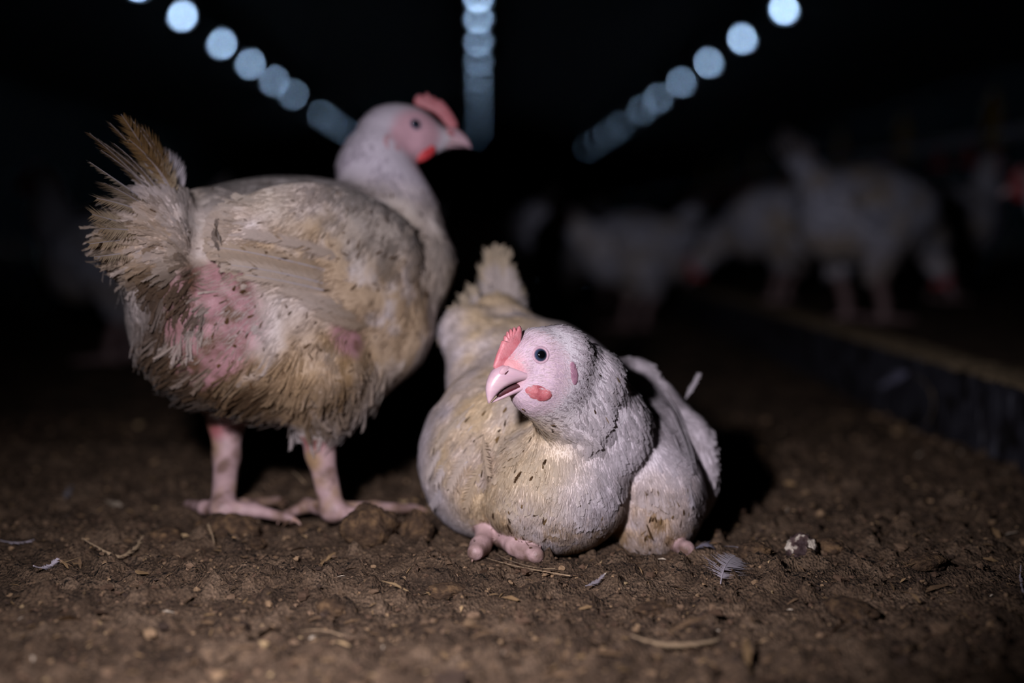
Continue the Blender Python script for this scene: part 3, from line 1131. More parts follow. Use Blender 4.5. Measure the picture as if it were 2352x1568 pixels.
    guides = [
        (P(1190, 850, 1.24), px_dir(0.9, -0.15, 0.4)), (P(1230, 800, 1.25), px_dir(1, -0.2, 0.3)), (P(1180, 800, 1.25), px_dir(0.5, -0.8, 0.2)),
        (P(1260, 760, 1.265), px_dir(1, 0.0, 0.4)), (P(1330, 790, 1.285), px_dir(1, 0.7, 0.5)), (P(1300, 860, 1.25), px_dir(1, 0.7, 0.1)),
        (P(1250, 920, 1.25), px_dir(1, 0.45, 0.1)), (P(1390, 870, 1.31), px_dir(0.6, 1, 0.3)), (P(1330, 960, 1.29), px_dir(0.7, 1, 0.0)),
        (P(1420, 960, 1.33), px_dir(0.8, 0.8, 0.2)), (P(1290, 1010, 1.31), px_dir(0.0, 1, 0.0)), (P(1400, 1060, 1.32), px_dir(0.4, 1, 0.1)),
        (P(1200, 1000, 1.33), px_dir(-0.3, 1, 0.1)), (P(1270, 1120, 1.30), px_dir(-0.15, 1, 0.0)), (P(1380, 1150, 1.31), px_dir(0.3, 1, 0.1)),
        (P(1250, 1240, 1.32), px_dir(0.1, 0.6, 0.6)), (P(1150, 1100, 1.34), px_dir(-0.35, 1, 0.2)), (P(1050, 950, 1.38), px_dir(-0.5, 1, 0.3)),
        (P(1010, 1080, 1.39), px_dir(-0.2, 1, 0.4)), (P(1000, 1180, 1.40), px_dir(0.2, 0.7, 0.6)), (P(1090, 840, 1.45), px_dir(-0.4, 0.8, 0.5)),
        (P(1130, 780, 1.50), px_dir(-0.2, -0.2, 1)), (P(1200, 760, 1.50), px_dir(-0.3, -0.3, 1)), (P(1300, 770, 1.44), px_dir(-0.2, -0.3, 1)),
        (P(1150, 700, 1.58), tailv), (P(1100, 730, 1.55), px_dir(-0.5, -0.6, 0.4)), (P(1470, 1050, 1.36), px_dir(0.2, 1, 0.2)), (P(1520, 1180, 1.36), px_dir(0.15, 1, 0.2)),
        (P(1480, 840, 1.46), px_dir(0.5, 0.7, 0.5)), (P(1560, 960, 1.44), px_dir(0.35, 1, 0.3)), (P(1600, 1100, 1.45), px_dir(0.1, 1, 0.6)), (P(1420, 840, 1.46), px_dir(0.0, 0.2, 1)),
    ]
    flow = flow_field(guides)
    pl = Plumage(rng)

    def pick(n, near=None):
        p, nn = sample_surface(V, Q, Nv, n, rng)
        keep = (p[:, 2] > 0.004)
        if near is not None: keep &= near(p)
        p, nn = p[keep], nn[keep]
        lg = is_leg(p)
        return p[~lg], nn[~lg]
    headd = lambda p: np.minimum(np.linalg.norm(p - P(1290, 850, 1.28), axis=1), np.linalg.norm(p - P(1350, 900, 1.32), axis=1))
    # soft contour feathers lying close to the body
    far = lambda p: (headd(p) > rng.uniform(0.050, 0.070, len(p))) & (np.linalg.norm(p - face_c, axis=1) > 0.06)
    p, nn = pick(40000)
    k = far(p)
    p, nn = p[k], nn[k]
    m = len(p)
    fl = clump_dir(p, flow(p), 0.3, 45) + rng.normal(0, 0.08, (m, 3))
    L = rng.uniform(0.012, 0.021, m); W = L * rng.uniform(0.12, 0.22, m)
    pl.add(T_SILK, p - nn * 0.0012, nn, fl, L, W, rng.uniform(0.0, 0.035, m), plum_col(p), bend=0.10, nblend=0.92, roll=0.15, jit=0.04)
    ix = rng.choice(m, 220, replace=False)
    pl.add(T_FLUFF, p[ix] - nn[ix] * 0.001, nn[ix], fl[ix], L[ix] * 0.6, W[ix] * 1.2, rng.uniform(0.1, 0.35, 220), plum_col(p[ix]), bend=0.2, nblend=0.8)
    # fine barbs over everything, lying in tufts
    p, nn = pick(105000)
    k = far(p)
    p, nn = p[k], nn[k]
    m = len(p)
    pl.add(T_HAIR, p + nn * 0.0008, nn, clump_dir(p, flow(p), 0.4, 60) + rng.normal(0, 0.12, (m, 3)), rng.uniform(0.006, 0.013, m), 0.00030, rng.uniform(0.01, 0.12, m), plum_col(p), bend=0.12, nblend=0.9)
    # neck: narrow pointed feathers
    p, nn = pick(62000, lambda p: headd(p) < rng.uniform(0.062, 0.100, len(p)))
    hd = headd(p)
    k = face_w(p) < 0.35
    p, nn, hd = p[k], nn[k], hd[k]
    m = len(p)
    Lk = 0.006 + 0.007 * sstep(0.02, 0.07, np.linalg.norm(p - face_c, axis=1) - 0.02)
    ncol = plum_col(p)
    ncol = mixc(ncol, C_FACE * 1.02, 0.25 * sstep(0.075, 0.03, np.linalg.norm(p - face_c, axis=1)))
    pl.add(T_NECK, p - nn * 0.0005, nn, flow(p) + rng.normal(0, 0.16, (m, 3)), Lk * rng.uniform(0.75, 1.25, m), Lk * 0.17, rng.uniform(0.03, 0.24, m), ncol, bend=0.12, jit=0.07, nblend=0.7)
    # face: short bristles
    p, nn = pick(150000, lambda p: np.linalg.norm(p - face_c, axis=1) < 0.06)
    f = face_w(p)
    k = (f > 0.2) & (np.linalg.norm(p - P(1241, 815, 1.247), axis=1) > 0.009) & (np.linalg.norm(p - P(1170, 868, 1.24), axis=1) > 0.016)
    p, nn = p[k], nn[k]
    m = len(p)
    pl.add(T_HAIR, p, nn, flow(p) + rng.normal(0, 0.15, (m, 3)), rng.uniform(0.0025, 0.0052, m), 0.00024, rng.uniform(0.12, 0.4, m), np.broadcast_to(np.array(lin(226, 205, 208)), (m, 3)), bend=0.2, jit=0.1, nblend=0.5)
    # brown flecks of dried dirt on the breast feathers
    pq = []
    for (a, b, c, d, n) in ((1090, 930, 1300, 1010, 14), (1060, 1000, 1260, 1260, 26), (1150, 1170, 1260, 1265, 16), (1200, 1150, 1400, 1270, 12), (1440, 1120, 1600, 1260, 30), (1010, 900, 1100, 1150, 8), (1360, 850, 1420, 960, 4)):
        pq += [(rng.uniform(a, c), rng.uniform(b, d)) for _ in range(n)]
    fp, fn = hits(S, pq, 1.1, 1.7)
    m = len(fp)
    cc = np.where(rng.random((m, 1)) < 0.5, C_BROWN, C_BROWN * 0.5 + C_TAN * 0.5) * rng.uniform(0.5, 1.2, (m, 1))
    pl.add(T_NECK, fp + fn * 0.0020, fn, flow(fp) + rng.normal(0, 0.35, (m, 3)), 0.0028 * np.exp(rng.normal(0.75, 0.4, m)), 0.0006 * np.exp(rng.normal(0.2, 0.5, m)), 0.02, cc, bend=0.12, roll=0.4)
    pl.build('plumage', M_FEATHER, root)

    # tail: separate feathers fanned upwards
    r_ = random.Random(5)
    side = px_dir(1, 0.1, 0.25)
    tips = [(1118, 572, 1.63), (1132, 560, 1.635), (1150, 566, 1.64), (1164, 572, 1.645), (1172, 610, 1.645), (1105, 610, 1.62), (1080, 652, 1.60), (1060, 678, 1.585), (1188, 650, 1.64), (1142, 590, 1.63), (1040, 705, 1.57), (1090, 690, 1.60), (1022, 738, 1.56), (1070, 720, 1.58), (1014, 775, 1.55)]
    for i, (a, b, d) in enumerate(tips):
        base = P(1165 + (a - 1130) * 0.35, 800, 1.565)
        tip = P(a, b, d)
        mid = (base + tip) / 2 + px_dir((a - 1140) / 60.0, 0, 0.4) * 0.008
        put_feather('tail_feather', bez(base, mid, tip, 9), 0.0125, side + 0.25 * np.array([r_.uniform(-1, 1) for _ in range(3)]),
                    lambda t, s: (C_WHITE * 0.55 + C_CREAM * 0.45) if t < 0.8 else C_CREAM * 0.9, root, r_, nb=30, ragged=0.25, split=0.04, tipw=0.55)
    # wing feathers along the flank at photo left
    for i, (a, b, c, d) in enumerate([(1100, 1010, 1040, 1120), (1085, 980, 1010, 1110), (1070, 960, 990, 1090), (1120, 1050, 1075, 1160), (1090, 930, 1000, 1040), (1075, 1060, 1000, 1160), (1110, 1000, 1130, 1095), (1060, 1000, 975, 1130)]):
        h0, n0 = S.hit(a, b); h2, n2 = S.hit(c, d)
        if h0 is None or h2 is None: continue
        hm, nm = S.hit((a + c) / 2 - 6, (b + d) / 2)
        put_feather('wing_feather', bez(h0 + n0 * 0.001, hm + nm * 0.006, h2 + n2 * 0.005, 9), 0.010, np.cross(n2, h2 - h0),
                    lambda t, s, c=plum_col(h2[None])[0]: c, root, r_, nb=30, ragged=0.3, split=0.02, tipw=0.7)
    for i, (a, b, c, d) in enumerate([(1535, 940, 1585, 1090), (1545, 1000, 1585, 1160), (1525, 900, 1580, 1030), (1555, 960, 1592, 1080)]):
        h0, n0 = S.hit(a, b); h2, n2 = S.hit(c, d)
        if h0 is None or h2 is None: continue
        hm, nm = S.hit((a + c) / 2 + 6, (b + d) / 2)
        if hm is None: continue
        put_feather('wing_feather', bez(h0 + n0 * 0.001, hm + nm * 0.006, h2 + n2 * 0.004, 9), 0.010, np.cross(n2, h2 - h0),
                    lambda t, s: C_WHITE * 0.9, root, r_, nb=30, ragged=0.15, split=0.02, tipw=0.7)
    # stray feather sticking up from the wing
    put_feather('loose_feather', bez(P(1570, 925, 1.50), P(1592, 885, 1.50), P(1606, 858, 1.50), 7), 0.004, px_dir(1, 0.3, 0), lambda t, s: C_WHITE * 0.8, root, r_, nb=14, ragged=0.4)

    # head parts in the midline plane
    Mp = P(1170, 850, 1.243)
    U = lambda a: np.array([unproj_plane(x, y, Mp, sH) for x, y in a])
    plate(U([(1131, 846), (1136, 828), (1142, 810), (1149, 794), (1153, 780), (1157, 786), (1158, 768), (1163, 776), (1164, 757), (1169, 769), (1172, 751), (1177, 765), (1181, 746), (1186, 762), (1191, 746), (1198, 751), (1199, 766), (1196, 784), (1198, 806), (1192, 830), (1176, 850), (1148, 852)]), sH, 0.0062, M_COMB, 'comb', root)
    ub = mandible(U([(1150, 838), (1133, 846), (1123, 866), (1116, 888), (1117, 907), (1121.5, 926)]), U([(1226, 870), (1204, 870), (1179, 874), (1156, 885), (1138, 900), (1122.5, 926.5)]),
             [0.0140, 0.0128, 0.0100, 0.0074, 0.0048, 0.0010], sH, M_BEAK, 'upper_beak', root)
    mandible(U([(1212, 893), (1190, 899), (1166, 910), (1147, 919), (1127, 926)]), U([(1222, 874), (1204, 877), (1184, 888), (1160, 902), (1140, 914), (1129, 924)]),
             [0.0130, 0.0116, 0.0088, 0.0060, 0.0034, 0.0008], sH, M_BEAK, 'lower_beak', root, flip=True)
    mandible(U([(1224, 869), (1200, 870), (1176, 876), (1154, 888), (1140, 902)]), U([(1224, 876), (1204, 880), (1184, 890), (1162, 903), (1145, 912)]),
             [0.0122, 0.0106, 0.0078, 0.0050, 0.0024], sH, M_MOUTH, 'mouth', root)
    q, w = S.hit(1242, 815)
    eye_part(q - w * 0.0026, w, 0.0063, root)
    ring_part(q - w * 0.0002, w, 0.0066, 0.0013, root)
    # nostril with its soft flap
    q = unproj_plane(1160, 851, Mp + sH * 0.0078, sH)
    pad_part(q, sH, px_dir(1, -0.5), 0.0058, 0.0036, 0.0020, M_EAR_PINK, 'nostril_flap', ub).location = (0, 0, 0)
    pad_part(q + sH * 0.0014 + px_dir(0.35, 0.6) * 0.0017, sH, px_dir(1, -0.8), 0.0030, 0.0007, 0.0009, M_MOUTH, 'nostril', ub).location = (0, 0, 0)
    q, w = S.hit(1237, 903)
    pad_part(q - w * 0.0016, w, px_dir(1, 0.28), 0.0125, 0.0072, 0.0026, M_WATTLE, 'wattle', root)
    q, w = S.hit(1319, 857)
    pad_part(q - w * 0.0012, w, px_dir(0.25, 1), 0.0110, 0.0048, 0.0020, M_EAR, 'ear_lobe', root)
    # far-side eye
    fe = Hc + fh * 0.006 - sH * 0.0215
    eye_part(fe + sH * 0.001, -sH, 0.0062, root)
    claw_part(G(1092, 1270, 0.008), px_dir(-0.4, 0.5, -0.6), 0.0036, 0.007, root)
    claw_part(G(1234, 1277, 0.008), px_dir(0.8, 0.3, -0.4), 0.0034, 0.007, root)
    claw_part(G(1580, 1262, 0.008), px_dir(0.7, 0.3, -0.4), 0.0032, 0.006, root)
    return S


SB = build_sitting()


# ================================================================ the standing chicken
def build_standing():
    rng = np.random.default_rng(33)
    S = Sculpt()
    th = math.radians(42)
    FH = nrm(FW * np.array([1, 1, 0]))
    fA = math.cos(th) * RT + math.sin(th) * FH
    rA = math.sin(th) * RT - math.cos(th) * FH            # bird's right, towards the camera
    RA = frame(fA + np.array([0, 0, 0.10]))
    S.ell(P(640, 700, 1.50), (0.160, 0.112, 0.108), RA)
    S.ell(P(480, 720, 1.43), (0.070, 0.072, 0.092), RA, 0.03)
    S.ell(P(850, 665, 1.575), (0.075, 0.076, 0.100), RA, 0.03)
    S.ell(P(620, 545, 1.515), (0.150, 0.085, 0.064), RA, 0.03)
    S.ell(P(650, 790, 1.45), (0.090, 0.055, 0.080), RA, 0.02)                    # near thigh
    S.limb(P(715, 850, 1.44), P(728, 968, 1.468), 0.052, 0.021, 0.02)
    S.limb(P(530, 870, 1.52), P(520, 955, 1.54), 0.055, 0.020, 0.02)
    S.limb(P(455, 560, 1.42), P(360, 500, 1.37), 0.052, 0.032, 0.03)              # tail root
    S.limb(P(420, 640, 1.40), P(300, 555, 1.35), 0.050, 0.030, 0.03)
    S.ell(P(742, 582, 1.430), (0.125, 0.022, 0.070), frame(fA + np.array([0, 0, -0.10])), 0.008)   # folded wing
    S.ell(P(850, 690, 1.50), (0.060, 0.030, 0.050), RA, 0.012)
    S.limb(P(870, 770, 1.53), P(765, 890, 1.465), 0.052, 0.042, 0.03)            # lower breast into the thigh
    # groove between the rump and the folded wing
    gr_ = [S.hit(x, y)[0] for x, y in ((468, 438), (470, 500), (474, 570), (462, 640))]
    for a, b in zip(gr_[:-1], gr_[1:]):
        S.limb(a, b, 0.0065, 0.0065, 0.022, 'body', -1)
    # neck and head
    S.chain([P(882, 312, 1.628), P(864, 385, 1.62), P(892, 490, 1.605), P(920, 600, 1.59)], [0.030, 0.038, 0.050, 0.060], 0.025, 'head')
    ph = 0.15
    fh = nrm(math.cos(ph) * RT + math.sin(ph) * FW - 0.12 * np.array([0, 0, 1]))
    RH = frame(fh)
    sH = nrm(math.sin(ph) * RT - math.cos(ph) * FW)
    Hc = P(925, 294, 1.632)
    S.ell(Hc, (0.037, 0.026, 0.0275), RH, 0.015, 'head')
    S.ell(P(930, 330, 1.632), (0.033, 0.024, 0.020), RH, 0.015, 'head')
    S.limb(P(958, 306, 1.635), P(1020, 316, 1.645), 0.0195, 0.0115, 0.014, 'head')
    S.limb(P(962, 340, 1.635), P(1005, 332, 1.642), 0.0105, 0.0070, 0.010, 'head')
    # legs
    an, af = G(764, 1172, 0.016), G(512, 1168, 0.016)
    S.chain([P(728, 968, 1.468), P(735, 1040, 1.475), an], [0.0205, 0.0138, 0.0125], 0.010, 'leg')
    S.chain([P(520, 955, 1.54), P(520, 1050, 1.53), af], [0.0205, 0.0132, 0.0125], 0.010, 'leg')
    toes = [(an, [(840, 1186), (905, 1200)]), (an, [(860, 1166), (955, 1168)]), (an, [(705, 1160), (655, 1184)]),
            (af, [(585, 1172), (668, 1192)]), (af, [(470, 1166), (432, 1158)]), (af, [(560, 1160), (640, 1150)])]
    for a, (m, e) in toes:
        q = [a, G(*m, 0.014), G(*e, 0.008)]
        S.chain(q, [0.0095, 0.0068, 0.0050], 0.006, 'leg')
    V, Q, Nv = S.mesh(0.0028)

    root = empty('chicken', (float(P(640, 1180, 1.5)[0]), float(P(640, 1180, 1.5)[1]), 0.0),
                 'soiled white chicken standing on the left with ragged brown tail', 'chicken')

    def is_leg(p):
        out = np.zeros(len(p), bool)
        k = p[:, 2] < 0.16
        out[k] = S(p[k], only='leg') < S(p[k], skip='leg') + 0.003
        return out
    H = snapper(S)
    pink1 = lambda p: np.clip(zone(p, H(485, 735, 1.36), 0.050, 0.30) + zone(p, H(505, 655, 1.37), 0.028, 0.4) + zone(p, H(470, 830, 1.38), 0.030, 0.4), 0, 1)
    pink2 = lambda p: zone(p, H(800, 775, 1.42), 0.022, 0.4)
    foul = lambda p: np.clip(zone(p, H(405, 690, 1.37), 0.034, 0.5) + zone(p, H(370, 850, 1.40), 0.045, 0.5) + zone(p, H(520, 930, 1.46), 0.050, 0.5) + 0.6 * zone(p, H(760, 930, 1.44), 0.032, 0.5), 0, 1)

    def plum_col(p):
        n1 = fbm(p * 20, 4, 131); n2 = fbm(p * 55, 3, 137)
        c = np.broadcast_to(C_WHITE * 1.0, p.shape).copy()
        body = 1 - zone(p, P(900, 360, 1.62), 0.075, 0.3)
        c = mixc(c, np.array(lin(206, 192, 172)), np.clip(body * (0.35 + 0.8 * n1), 0, 1))
        y1 = zone(p, H(840, 640, 1.50), 0.095, 0.5) + 0.8 * zone(p, H(760, 730, 1.44), 0.06, 0.5) + 0.7 * zone(p, H(560, 590, 1.42), 0.05, 0.5) + 0.7 * zone(p, H(940, 760, 1.56), 0.05, 0.5)
        c = mixc(c, np.array(lin(172, 144, 104)), np.clip(y1 * (2.0 * n2 - 0.4), 0, 0.8))
        gr = zone(p, H(870, 480, 1.55), 0.06, 0.5) + zone(p, H(640, 410, 1.50), 0.07, 0.5)
        c = mixc(c, np.array(lin(170, 164, 156)), np.clip(gr * (0.3 + 0.6 * n2), 0, 0.7))
        wsh = 0.7 * zone(p, H(620, 800, 1.40), 0.07, 0.4) + 0.8 * zone(p, H(310, 720, 1.40), 0.045, 0.4)
        c = mixc(c, np.array(lin(196, 184, 174)), np.clip(wsh, 0, 0.8))
        lowt = zone(p, H(760, 880, 1.45), 0.06, 0.5) + zone(p, H(600, 930, 1.44), 0.05, 0.5) + 0.8 * zone(p, H(440, 880, 1.42), 0.06, 0.4)
        c = mixc(c, C_TAN * 0.72, np.clip(lowt * (0.2 + n2), 0, 0.85))
        tl = zone(p, H(300, 560, 1.36), 0.05, 0.5)
        c = mixc(c, C_TAN * 0.85, np.clip(tl * (1.6 * n2 - 0.3), 0, 0.7))
        c = mixc(c, C_BROWN * 0.75, np.clip(foul(p) * (2.4 * n2 - 0.35), 0, 0.92))
        sp = fbm(p * 130, 2, 141)
        c = mixc(c, C_BROWN, np.clip((sp - 0.68) * 8, 0, 1) * 0.6 * body)
        return np.clip(c * np.array([0.96, 0.96, 1.02]), 0, 0.9)
    face_c = P(960, 305, 1.608)

    def face_w(p):
        return np.clip(zone(p, face_c, 0.030, 0.3) + 0.7 * zone(p, P(902, 330, 1.608), 0.017, 0.35), 0, 1) * (np.linalg.norm(p - Hc, axis=1) < 0.08)

    def skin_col(p):
        c = plum_col(p)
        n = fbm(p * 100, 3, 151)
        pk = np.clip(pink1(p) + pink2(p), 0, 1)[:, None]
        pc = mixc(np.array(lin(160, 118, 120)) * (0.65 + 0.5 * n)[:, None], C_BROWN, np.clip(fbm(p * 80, 3, 155) * 3.4 - 1.5, 0, 0.9))
        c = c * (1 - pk) + pc * pk
        f = face_w(p)[:, None]
        fc = np.array(lin(214, 170, 180)) * (0.9 + 0.2 * n)[:, None]
        c = c * (1 - f) + fc * f
        lg = is_leg(p)
        lc = C_LEG * (0.62 + 0.4 * n)[:, None]
        lc = mixc(lc, np.array(lin(150, 50, 56)), np.clip(zone(p, P(500, 975, 1.53), 0.018, 0.5) + zone(p, P(706, 1000, 1.45), 0.018, 0.5), 0, 1) * 0.7)
        lc = mixc(lc, C_TAN * 0.7, zone(p, P(712, 1060, 1.46), 0.012, 0.5) * 0.8)
        lc = mixc(lc, C_TAN * 0.7, np.clip(fbm(p * 38, 3, 159) * 3 - 1.45, 0, 0.55))
        lc = mixc(lc, C_BROWN, np.clip(fbm(p * 70, 3, 158) * 3.4 - 1.75, 0, 0.7))
        lc = mixc(lc, C_BROWN, np.clip((0.012 - p[:, 2]) / 0.010, 0, 0.6))
        c[lg] = lc[lg]
        return c
    mobj('body', V + Nv * ((fbm(V * 42, 3, 171) - 0.5) * 0.006 * sstep(0.08, 0.12, np.linalg.norm(V - Hc, axis=1)) * sstep(0.10, 0.14, V[:, 2]))[:, None], Q, M_SKIN, root, col=skin_col(V))

    bk = -fA
    guides = [
        (P(980, 300, 1.62), px_dir(-1, 0.1)), (P(950, 260, 1.62), px_dir(-1, -0.1)), (P(870, 280, 1.61), px_dir(-0.7, 0.8)), (P(900, 340, 1.6), px_dir(-0.8, 0.7)),
        (P(830, 350, 1.6), px_dir(-0.2, 1)), (P(900, 430, 1.57), px_dir(0.15, 1)), (P(960, 480, 1.58), px_dir(0.25, 1)), (P(840, 420, 1.57), px_dir(0.0, 1, 0.1)),
        (P(990, 620, 1.56), px_dir(0.0, 1, -0.1)), (P(900, 560, 1.52), px_dir(-0.6, 0.7, -0.3)), (P(980, 760, 1.54), px_dir(-0.4, 1, -0.2)),
        (P(800, 470, 1.50), bk + px_dir(0, 0.2)), (P(650, 420, 1.48), bk), (P(520, 430, 1.43), bk), (P(700, 520, 1.43), bk + px_dir(0, 0.1)), (P(600, 580, 1.41), bk), (P(850, 620, 1.47), bk + px_dir(0, 0.25)),
        (P(760, 680, 1.43), bk + px_dir(0, 0.0)), (P(860, 760, 1.49), bk + px_dir(0, 0.7)), (P(650, 750, 1.39), bk + px_dir(0, 0.7)), (P(600, 850, 1.40), bk + px_dir(0, 0.9)),
        (P(740, 850, 1.40), px_dir(-0.2, 1)), (P(740, 930, 1.43), px_dir(0.0, 1)), (P(860, 860, 1.52), px_dir(-0.6, 1)), (P(520, 930, 1.45), px_dir(-0.5, 0.8)), (P(440, 860, 1.38), px_dir(-0.8, 0.6)),
        (P(340, 780, 1.38), px_dir(-0.7, 0.7)), (P(310, 680, 1.37), px_dir(-0.3, 1)), (P(420, 700, 1.36), px_dir(-0.3, 1)), (P(300, 560, 1.33), px_dir(-1, 0.1, -0.2)), (P(260, 600, 1.33), px_dir(-1, 0.4)),
        (P(380, 480, 1.36), px_dir(-0.8, -0.6)), (P(420, 560, 1.36), px_dir(-1, -0.2)), (P(480, 640, 1.36), px_dir(-0.8, 0.3)),
    ]
    flow = flow_field(guides)
    pl = Plumage(rng)

    def pick(n, near=None):
        p, nn = sample_surface(V, Q, Nv, n, rng)
        if near is not None:
            k = near(p); p, nn = p[k], nn[k]
        lg = is_leg(p)
        return p[~lg], nn[~lg]
    headd = lambda p: np.minimum(np.linalg.norm(p - P(925, 300, 1.63), axis=1), np.linalg.norm(p - P(880, 370, 1.62), axis=1))
    far = lambda p: (headd(p) > 0.06) & (np.linalg.norm(p - face_c, axis=1) > 0.07)
    bare = lambda p: np.clip(pink1(p) + pink2(p), 0, 1)
    p, nn = pick(36000, far)
    k = bare(p) < 0.5
    p, nn = p[k], nn[k]
    m = len(p)
    fl = clump_dir(p, flow(p), 0.35, 45) + rng.normal(0, 0.10, (m, 3))
    L = rng.uniform(0.012, 0.022, m); W = L * rng.uniform(0.12, 0.22, m)
    ff = np.clip(foul(p) + zone(p, P(300, 570, 1.36), 0.06, 0.3), 0, 1)
    pl.add(T_SILK, p - nn * 0.0012, nn, fl, L, W, rng.uniform(0.0, 0.06, m) + 0.22 * ff * rng.random(m), plum_col(p), bend=0.10, nblend=0.88, roll=0.15, jit=0.05)
    # tufts: ragged fouled feathers round the vent, belly and under the tail
    p, nn = pick(16000, lambda p: (foul(p) > 0.25) | (zone(p, P(300, 570, 1.36), 0.055, 0.3) > 0.3) | (zone(p, P(640, 900, 1.43), 0.06, 0.3) > 0.3) | (zone(p, P(780, 900, 1.45), 0.05, 0.3) > 0.3))
    k = rng.random(len(p)) < 0.55
    p, nn = p[k], nn[k]
    m = len(p)
    pl.add(T_FLUFF, p, nn, clump_dir(p, flow(p), 0.7, 50), rng.uniform(0.012, 0.030, m), rng.uniform(0.0008, 0.0028, m), rng.uniform(0.10, 0.60, m), plum_col(p), bend=0.25, nblend=0.6, jit=0.12)
    p, nn = pick(60000, far)
    k = bare(p) < rng.uniform(0.3, 1.5, len(p))
    p, nn = p[k], nn[k]
    m = len(p)
    pl.add(T_HAIR, p + nn * 0.0003, nn, clump_dir(p, flow(p), 0.6, 60) + rng.normal(0, 0.15, (m, 3)), rng.uniform(0.007, 0.014, m), 0.0003, rng.uniform(0.04, 0.25, m), plum_col(p), bend=0.15, nblend=0.85)
    p, nn = pick(42000, lambda p: headd(p) < 0.085)
    k = face_w(p) < 0.45
    p, nn = p[k], nn[k]
    m = len(p)
    Lk = 0.006 + 0.008 * sstep(0.02, 0.08, np.linalg.norm(p - face_c, axis=1) - 0.01)
    pl.add(T_NECK, p - nn * 0.0006, nn, flow(p) + rng.normal(0, 0.1, (m, 3)), Lk * rng.uniform(0.8, 1.2, m), Lk * 0.17, rng.uniform(0.03, 0.2, m), plum_col(p), bend=0.15, jit=0.05, nblend=0.8)
    # dark specks of dirt
    pq = [(rng.uniform(470, 980), rng.uniform(430, 900)) for _ in range(150)] + [(rng.uniform(230, 460), rng.uniform(480, 600)) for _ in range(25)]
    fp, fn = hits(S, pq, 1.1, 1.9)
    m = len(fp)
    pl.add(T_NECK, fp + fn * 0.0020, fn, flow(fp) + rng.normal(0, 0.4, (m, 3)), 0.0028 * np.exp(rng.normal(0.6, 0.4, m)), 0.0006 * np.exp(rng.normal(0.1, 0.5, m)), 0.03, C_BROWN * rng.uniform(0.7, 1.6, (m, 1)), bend=0.12, roll=0.4)
    pl.build('plumage', M_FEATHER, root)

    # tail feathers, ragged and soiled
    r_ = random.Random(11)
    tips = [(206, 306, 1.29), (222, 318, 1.30), (252, 282, 1.31), (278, 262, 1.32), (300, 272, 1.33), (325, 292, 1.34), (338, 318, 1.345), (206, 372, 1.28), (232, 345, 1.30), (262, 330, 1.30), (296, 320, 1.32), (240, 420, 1.29), (212, 492, 1.29), (222, 455, 1.29), (318, 345, 1.33), (206, 560, 1.29), (216, 590, 1.29), (230, 525, 1.28)]
    side = px_dir(0.75, 0.6, 0.35)
    for i, (a, b, d) in enumerate(tips):
        base = P(395 + (a - 270) * 0.25, 480 + (b - 330) * 0.33, 1.375)
        tip = P(a, b, d)
        mid = (base + tip) / 2 + px_dir(0.5, -0.35, 0) * r_.uniform(-0.004, 0.014)
        dark = b < 350
        def cf(t, s, dark=dark):
            u = sstep(0.25, 0.6, np.array(t)) if dark else sstep(0.7, 1.0, np.array(t)) * 0.6
            base_c = (C_CREAM * 0.6 + C_TAN * 0.2) if s < 0.5 else C_WHITE * 0.8
            u = u * (0.45 if s > 0.5 else 1.0)
            return base_c * (1 - u) + (C_TAN * 0.35 + C_BROWN * 0.75) * u
        put_feather('tail_feather', bez(base, mid, tip, 10), (0.0125 if dark else 0.018) * r_.uniform(0.8, 1.15), side + 0.35 * np.array([r_.uniform(-1, 1) for _ in range(3)]), cf, root, r_, nb=64, ragged=0.35, split=0.10 if dark else 0.03, tipw=0.6, sweep=0.9, shaft=0.0012)
    # clean rounded feather behind the tail
    put_feather('tail_feather', bez(P(425, 445, 1.40), P(405, 380, 1.40), P(375, 366, 1.395), 9), 0.013, px_dir(0.8, 0.5, 0.3), lambda t, s: C_WHITE * 0.85, root, r_, nb=30, ragged=0.12, tipw=0.75)
    # long wing quills along the flank
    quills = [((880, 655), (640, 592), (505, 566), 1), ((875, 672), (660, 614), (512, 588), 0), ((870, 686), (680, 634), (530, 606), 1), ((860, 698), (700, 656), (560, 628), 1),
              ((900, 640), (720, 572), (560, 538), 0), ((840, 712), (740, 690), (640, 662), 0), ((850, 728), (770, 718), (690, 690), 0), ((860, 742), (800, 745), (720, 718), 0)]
    for (a, b, c, white_shaft) in quills:
        h0, n0 = S.hit(*a); h1, n1 = S.hit(*b); h2, n2 = S.hit(*c)
        if h0 is None or h1 is None or h2 is None: continue
        pts = bez(h0 - n0 * 0.003, h1 * 2 - (h0 + h2) / 2 + n1 * 0.005, h2 + n2 * 0.005, 11)
        kc = plum_col(np.array([h1, h2]))
        def cf(t, s, kc=kc, white_shaft=white_shaft):
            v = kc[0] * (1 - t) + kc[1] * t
            return (C_WHITE * 0.8 if white_shaft else v * 1.1) if s > 0.5 else v
        put_feather('wing_feather', pts, 0.0120, np.cross(n1, h2 - h0), cf, root, r_, nb=60, ragged=0.2, split=0.03, tipw=0.8, sweep=1.2, shaft=0.0011 if white_shaft else 0.0006, cup=0.05)

    # head
    Mp = P(1010, 310, 1.645)
    U = lambda a: np.array([unproj_plane(x, y, Mp, sH) for x, y in a])
    plate(U([(949, 240), (952, 222), (964, 214), (969, 224), (974, 219), (981, 209), (986, 224), (998, 220), (1001, 230), (1009, 228), (1017, 232), (1029, 246), (1041, 263), (1053, 286), (1050, 298), (1030, 296), (1012, 272), (996, 258), (975, 250)]), sH, 0.007, M_COMB, 'comb', root)
